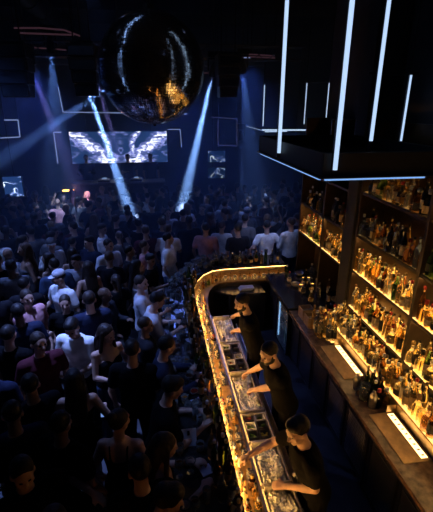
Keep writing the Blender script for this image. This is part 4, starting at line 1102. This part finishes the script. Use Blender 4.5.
# ---------------------------------------------------------------- bartenders
def bartender(base, rz, label, rhw, lhw, sc=1., **kw):
    b = V((*base, 0))
    F = figure(rh=local(b, rz, rhw) / sc, lh=local(b, rz, lhw) / sc, voxel=.0085, **kw)
    t = person(F, b, rz, label, 'light', 'black', 'black', 'black', None, sc)
    return t
W90 = PI / 2
b3 = bartender((1.29, 2.54), W90 + .05, 'bartender nearest the viewer, black T-shirt, reaching across the ice bin', atZ(249, 455, 1.1), atZ(285, 486, 1.03), 1.0, lean=.29, yaw=.35, pitch=.02, curl=.75, hair='volume', rp=(.6, -.3, -.4), lp=(-.3, -.7, -.4), rn=(-.3, 0, -1), ln=(.4, 0, -1))
pv = V((0, 0, .95)); RB = Matrix.Rotation(-.29, 3, 'X'); em = MB()
for dx, dz in ((-.095, 0), (-.082, -.012)):
    em.obox(pv + RB @ (V((dx, .156, 1.3 + dz)) - pv), RB @ V((.004, 0, .014)), RB @ V((0, .012, 0)), RB @ V((.004, 0, -.002)))
link('chest_emblem', em.mesh('chest_emblem'), M['white_plastic'], b3)
b2 = bartender((1.36, 3.63), W90 + .1, 'middle bartender in black T-shirt, both hands over the third ice bin', atZ(249, 372, 1.02), atZ(250, 391, 1.0), 1.03, lean=.3, yaw=.3, pitch=.08, curl=.8, hair='short', beard=True, rp=(.5, -.6, -.5), lp=(-.4, -.7, -.4), rn=(-.3, 0, -1), ln=(.4, 0, -1))
b1 = bartender((1.3, 4.8), W90 - .1, 'farthest bartender in black T-shirt, looking down at the dark well', atZ(233, 316, 1.02), atZ(231, 332, .98), 1.03, lean=.27, yaw=.3, pitch=.1, curl=.6, hair='short', beard=True, rp=(.5, -.6, -.5), lp=(-.4, -.7, -.4), rn=(-.3, 0, -1), ln=(.4, 0, -1))

# ---------------------------------------------------------------- crowd: detailed guests near the viewer
AR = {}
def arch(key, **kw): AR[key] = figure(**kw); return AR[key]
arch('man_down', yaw=.2, pitch=.1, rh=(.27, .1, .9), lh=(-.27, .08, .88))
arch('man_drink', yaw=-.3, rh=(.12, .34, 1.2), lh=(-.26, .1, .9), rn=(-1, 0, 0), rdir=(-.2, 1, .3), curl=.9)
arch('man_lookdown', lean=.08, yaw=.1, pitch=.45, rh=(.1, .32, 1.12), lh=(-.12, .32, 1.12), curl=.7, rn=(-.6, 0, .6), ln=(.6, 0, .6), hair='volume')
arch('man_bar', lean=.22, pitch=.15, rh=(.12, .44, 1.2), lh=(-.12, .44, 1.2), curl=.6, hair='volume')
arch('man_bar2', lean=.16, yaw=.35, pitch=.1, rh=(.16, .42, 1.2), lh=(-.22, .38, 1.18), curl=.5, top='long')
arch('man_cap', yaw=-.5, pitch=.15, rh=(.25, .25, 1.1), lh=(-.27, .1, .9), cap=True)
arch('man_arms', yaw=-.2, pitch=.2, rh=(.42, .18, 1.1), lh=(-.45, .12, 1.12), curl=.4)
arch('woman_tank', female=True, top='tank', hair='bun', yaw=-.5, pitch=.1, rh=(.26, .1, .92), lh=(-.26, .1, .92))
arch('woman_long', female=True, top='tank', hair='long', yaw=.2, pitch=.1, rh=(.25, .22, 1.08), lh=(-.26, .1, .92), bottom='skirt')
arch('woman_bar', female=True, top='tank', hair='long', lean=.15, pitch=.15, rh=(.14, .4, 1.2), lh=(-.16, .4, 1.2), curl=.7)
arch('woman_drink', female=True, top='tank', hair='long', yaw=.4, pitch=.25, rh=(.1, .3, 1.15), lh=(-.25, .12, .95), rn=(-1, 0, 0), curl=.9)
arch('man_raise', yaw=.1, rh=(.3, .25, 1.75), lh=(-.26, .1, .95), rp=(.8, .2, -.4), rn=(0, 1, 0), rdir=(0, .1, 1), curl=.25)
TAKEN = []
def at_head(px, py, hz=1.66):
    p = atZ(px, py, hz); return V((p.x, p.y, 0))
FRONT, BACK, RIGHT, LEFT = PI, 0, -PI / 2, PI / 2
def guest(px, py, F, rz, label, skin='light', hair='black', top='black', bottom='dark', sc=1., group=None, capc='white', push=True):
    p = at_head(px, py, 1.66 * sc) - V((-math.sin(rz), math.cos(rz), 0)) * {'man_bar': .17, 'man_bar2': .13, 'woman_bar': .12}.get(F, 0); TAKEN.append((p.x, p.y))
    return person(AR[F], p, rz, label, skin, hair, top, bottom, group, sc, capc=capc)
guest(75, 322, 'man_lookdown', FRONT - .3, 'man in a bright white T-shirt in the middle of the crowd, looking down', 'light', 'black', 'white', 'dark')
guest(60, 277, 'man_cap', RIGHT + PI + .9, 'man in a white shirt and pale cap facing the viewer, behind the white T-shirt man', 'light', 'black', 'white', 'dark', capc='pale')
guest(108, 245, 'man_down', PI + .7, 'man in a white T-shirt standing in the middle of the dance floor', 'light', 'black', 'white', 'dark')
guest(51, 244, 'man_cap', PI + .9, 'man in a white patterned top and cap at the left of the dance floor', 'light', 'black', 'white', 'dark', capc='grey')
guest(141, 283, 'man_drink', RIGHT - .1, 'man in a pale T-shirt facing the bar, farther of two in pale tops', 'light', 'dark', 'pale', 'dark')
guest(157, 299, 'man_bar', RIGHT + .1, 'man in a pale T-shirt leaning on the bar, nearer of two in pale tops', 'light', 'black', 'pale', 'dark')
guest(167, 345, 'man_bar2', RIGHT, 'man with short dark hair in dark sleeves at the bar below the pale T-shirts', 'light', 'black', 'navy', 'dark')
guest(172, 386, 'man_bar', RIGHT + .1, 'man in black with his profile lit amber, leaning on the bar nearest the viewer', 'light', 'black', 'black', 'dark')
guest(165, 445, 'woman_bar', RIGHT + .2, 'woman with long dark hair and bare arms at the near end of the bar', 'light', 'dark', 'black', 'black', .97)
guest(168, 497, 'man_bar', RIGHT, 'dark-haired man with clasped hands at the bottom edge of the bar', 'light', 'black', 'dark', 'dark')
guest(118, 422, 'woman_tank', -.15, 'woman in a black strappy top with her hair up, back to the viewer', 'light', 'black', 'black', 'black', .97)
guest(74, 380, 'woman_long', .1, 'woman with long black hair in a short black dress, seen from behind', 'light', 'black', 'black', 'black', .97)
guest(22, 470, 'man_arms', RIGHT - .9, 'man at bottom left with his face lit amber, in black', 'light', 'black', 'black', 'black')
guest(105, 333, 'woman_drink', PI + .6, 'woman in a black strappy top facing the viewer beside the white T-shirt man', 'light', 'dark', 'black', 'denim', .97)
guest(132, 350, 'man_down', -.2, 'broad man in black seen from behind, between the facing woman and the bar', 'light', 'black', 'black', 'black', 1.02)
guest(38, 342, 'man_down', PI + .5, 'man in a dark reddish top left of the white T-shirt man', 'light', 'dark', 'maroon', 'dark')
guest(27, 298, 'man_drink', PI + 1.0, 'man in a pink top near the left edge of the crowd', 'light', 'dark', 'pink', 'dark')
guest(8, 335, 'man_down', -.3, 'man in black at the left edge, level with the white T-shirt man', 'light', 'black', 'black', 'black')
guest(30, 385, 'man_drink', .6, 'man in black with dim red-lit cheek, below the reddish top', 'tan', 'black', 'black', 'black')
guest(140, 470, 'man_down', .2, 'dark-haired man low at the bottom, right of the strappy top woman', 'light', 'black', 'black', 'black')
guest(12, 415, 'man_arms', .4, 'man in dark navy at the left edge above the amber-lit face', 'light', 'black', 'navy', 'black')
guest(267, 226, 'man_arms', .1, 'man in a white T-shirt behind the far end of the bar, arms held out', 'light', 'black', 'white', 'dark')
guest(238, 229, 'man_down', .2, 'man in a black top beside the white T-shirt man at the far bar end', 'light', 'black', 'dark', 'dark')
guest(128, 214, 'man_down', .1, 'dark-haired man standing under the foot of the left white beam', 'light', 'black', 'dark', 'dark')
guest(183, 214, 'man_down', -.1, 'dark-haired man standing under the foot of the right white beam', 'light', 'black', 'grey', 'dark')
guest(168, 213, 'man_drink', PI + .4, 'man in a white collar between the feet of the two white beams', 'light', 'black', 'pale', 'dark')
guest(247, 212, 'man_cap', .3, 'man in a pale cap behind the men at the far bar end', 'light', 'dark', 'grey', 'dark')
guest(60, 425, 'man_down', -.5, 'dark man between the long-haired woman and the amber-lit face', 'tan', 'black', 'black', 'black')

# the packed floor behind them
FAR = [figure(voxel=.02, yaw=.3, rh=(.26, .1, .9), lh=(-.26, .1, .9)), figure(voxel=.02, yaw=-.4, pitch=.1, rh=(.12, .32, 1.2), hair='volume'),
       figure(voxel=.02, female=True, top='tank', hair='long', yaw=.2, rh=(.12, .3, 1.2)), figure(voxel=.02, female=True, top='tee', hair='tail', yaw=-.2, bottom='skirt'),
       figure(voxel=.02, top='long', yaw=.1, rh=(.25, .2, 1.1), lh=(-.1, .3, 1.2)), figure(voxel=.02, rh=(.3, .22, 1.78), rp=(.8, .2, -.4), rdir=(0, .1, 1), rn=(0, 1, 0)),
       figure(voxel=.02, hair='bald', yaw=-.2), figure(voxel=.02, female=True, top='long', hair='bun', lh=(-.28, .25, 1.7), lp=(-.8, .2, -.4), ldir=(0, .1, 1), ln=(0, 1, 0))]
FW = ['short-haired person', 'person with a lifted hand', 'long-haired person', 'ponytailed person', 'long-sleeved person', 'person with a raised arm', 'shaven-headed person', 'bun-haired person with raised arm']
FWT = [8, 7, 5, 4, 5, 2, 1, 1]
TOPS = ['black'] * 7 + ['dark'] * 6 + ['navy'] * 5 + ['grey'] * 5 + ['maroon'] * 2 + ['white'] * 4 + ['pale'] * 5 + ['denim'] + ['brown'] + ['pink']  # extra white and pale tops stand in for highlights on the far crowd
def bar_edge(y):
    if y < 6.2: return 0.
    for p, q in zip(OUT[1:-1], OUT[2:]):
        if p[1] <= y <= q[1] and q[1] > p[1]: return p[0] + (q[0] - p[0]) * (y - p[1]) / (q[1] - p[1])
    return 9.
cand = []
rc = random.Random(3)
for _ in range(60000):
    y = 1.95 + (13.6 - 1.95) * rc.random() ** .8; x = rc.uniform(-5.3, 5.3)
    if x < -.335 * y - .55 or x > .72 * y + .3: continue
    if y < 8.05 and x > bar_edge(y) - .16: continue
    if y < 8.25 and x > .5: continue
    if y >= 8.05 and y < 8.3 and x > -.2: continue
    if x > 4.8: continue
    dm = .47 if y < 6 else .46 if y < 9 else .52
    if all((x - a) ** 2 + (y - b) ** 2 > dm * dm for a, b in TAKEN):
        TAKEN.append((x, y)); cand.append((x, y))
    if len(cand) >= 215: break
cand.sort(key=lambda p: -p[1])
rows = {}
for x, y in cand: rows.setdefault(int((13.6 - y) / .55), []).append((x, y))
for ri, (r_, lst) in enumerate(sorted(rows.items())):
    for i, (x, y) in enumerate(sorted(lst)):
        k = rc.choices(range(8), FWT)[0]; tp = rc.choice(TOPS)
        near = y < 5.5
        if near: tp = rc.choice(['black', 'black', 'dark', 'navy', 'black'])
        if near and k in (5, 7): k = 0
        F = FAR[k]
        if near: F = AR[['man_down', 'man_drink', 'woman_long', 'woman_tank', 'man_bar2', 'man_down', 'man_down', 'woman_tank'][k]]
        lookw = {0: 'short-haired person', 1: 'person with a lifted hand', 2: 'long-haired person', 3: 'person with tied hair', 4: 'person in long sleeves'}.get(k, 'person') if near else FW[k]
        towards = rc.gauss(0, .7) if rc.random() < .68 else rc.uniform(-PI, PI)
        if y < 8.2 and x > bar_edge(y) - .5: towards = RIGHT + rc.uniform(-.4, .4)
        person(F, (x, y, 0), towards, '%s in %s, %s from left, %s row from stage' % (lookw, {'dark': 'charcoal', 'pale': 'pale grey'}.get(tp, tp), nth(i + 1), nth(ri + 1)), rc.choices(list(SKIN), [6, 3, 1, 1])[0], rc.choices(list(HAIRC), [6, 5, 2, .6])[0], tp, rc.choice(['black', 'dark', 'denim']), 'guests on the packed dance floor', rc.uniform(.93, 1.04), shoes=False)
# the DJ and two people on the stage
for px, lab, F, tp in ((127, 'DJ standing behind the mixer on the stage', 1, 'black'), (85, 'person in dark clothes at the left end of the DJ booth', 4, 'dark'), (150, 'person in dark clothes at the right end of the DJ booth', 0, 'dark')):
    p = atY(px, 150, 15.15); person(FAR[F], (p.x, 15.15, .8), PI + .2, lab, 'light', 'black', tp, 'black', shoes=False)

# phones glowing in hands
for i, (px, py, lab) in enumerate(((78, 484, 'glowing phone held low, between the amber-lit face and the strappy top woman'), (8, 408, 'glowing phone at the left edge of the crowd'), (104, 413, 'glowing phone beside the hip of the black dress woman'), (62, 428, 'glowing phone in front of the black dress woman'))):
    p = atZ(px, py, 1.05); sc_ = (.05, .05, .035, .02)[i]
    t = thing('phone', lab, 'phone', p)
    part(t, 'case', MB().obox(p, (sc_, 0, 0), (0, sc_ * .85, sc_ * .85), (0, -.004, .004)), M['plastic'], bev=.002)
    part(t, 'screen', MB().obox(p + V((0, -.0055, .0055)), (sc_ * .9, 0, 0), (0, sc_ * .8, sc_ * .8), (0, -.0008, .0008)), M['phone'])

# ---------------------------------------------------------------- haze in the hall
print('BOTTLES', NB)
hz = bpy.data.materials.new('stage_haze'); hz.use_nodes = True
nt = hz.node_tree; nt.nodes.clear()
vs = nt.nodes.new('ShaderNodeVolumeScatter'); oo = nt.nodes.new('ShaderNodeOutputMaterial')
vs.inputs['Color'].default_value = (.45, .66, 1, 1); vs.inputs['Density'].default_value = .048; vs.inputs['Anisotropy'].default_value = .25
nt.links.new(vs.outputs[0], oo.inputs['Volume'])
o = link('haze', MB().box(XL + .05, XR - .05, 7.5, YB - .05, .02, ZC - .45).mesh('haze'), hz); tag(o, 'thin stage haze filling the hall around the light beams', 'haze', kind='stuff')

# ---------------------------------------------------------------- more added fill lamps, then the table lamp
def lamp_area(name, loc, target, energy, col, sx, sy):
    ld = bpy.data.lights.new(name, 'AREA'); ld.energy = energy; ld.color = col; ld.shape = 'RECTANGLE'; ld.size = sx; ld.size_y = sy
    o_ = bpy.data.objects.new(name, ld); C.objects.link(o_); o_.location = loc
    o_.rotation_euler = (V(target) - V(loc)).to_track_quat('-Z', 'Y').to_euler(); return o_
fill_par('added blue fill lamp over the aisle behind the bar', (1.6, 1.2, 6.4), (1.7, 4.6, .2), 40 * KW, (.16, .3, 1.), 70)
fill_par('added blue fill lamp aimed at the rounded corner of the bar', (-1.0, 7.6, 6.75), (.1, 6.7, 1.1), 420, (.25, .4, 1.), 22)
fill_par('blue wash lamp straight over the guests\' side of the bar', (-1.6, 4.4, 6.85), (-.05, 3.6, 1.1), 330, (.25, .4, 1.), 20)
fill_par('added blue fill lamp aimed at the guests behind the far end of the bar', (2.0, 6.0, 6.7), (2.35, 8.8, 1.3), 900, (.3, .42, 1.), 20)
# a small amber lamp on a high table below the viewer, which warms the nearest guests
t = thing('high_table', 'small round high table below the viewer with an amber lamp on it', 'table', (-.6, 1.0, 0))
part(t, 'table_top', MB().tube((-.6, 1.0, 1.03), (-.6, 1.0, 1.06), .28, .28, 24), M['bartop'])
part(t, 'column', MB().tube((-.6, 1.0, .03), (-.6, 1.0, 1.03), .03), M['black_metal'])
part(t, 'foot', MB().tube((-.6, 1.0, 0), (-.6, 1.0, .03), .22, .2, 24), M['black_metal'])
t = thing('table_lamp', 'small amber table lamp on the high table below the viewer', 'lamp', (-.6, 1.0, 1.06))
part(t, 'base', MB().tube((-.6, 1.0, 1.06), (-.6, 1.0, 1.1), .05, .03, 16), M['brass'])
part(t, 'bulb', MB().ellip((-.6, 1.0, 1.19), .055, .055, .09), M['amber_lamp'], True)
SC.view_settings.view_transform = 'Standard'; SC.view_settings.look = 'None'; SC.view_settings.gamma = 1; SC.view_settings.use_curve_mapping = False
SC.view_settings.exposure = 0
cy = SC.cycles
cy.use_denoising = True; cy.max_bounces = 6; cy.diffuse_bounces = 2; cy.glossy_bounces = 3; cy.transmission_bounces = 6; cy.transparent_max_bounces = 6; cy.volume_bounces = 0
cy.sample_clamp_indirect = 3; cy.sample_clamp_direct = 0; cy.caustics_reflective = False; cy.caustics_refractive = False; cy.use_light_tree = True
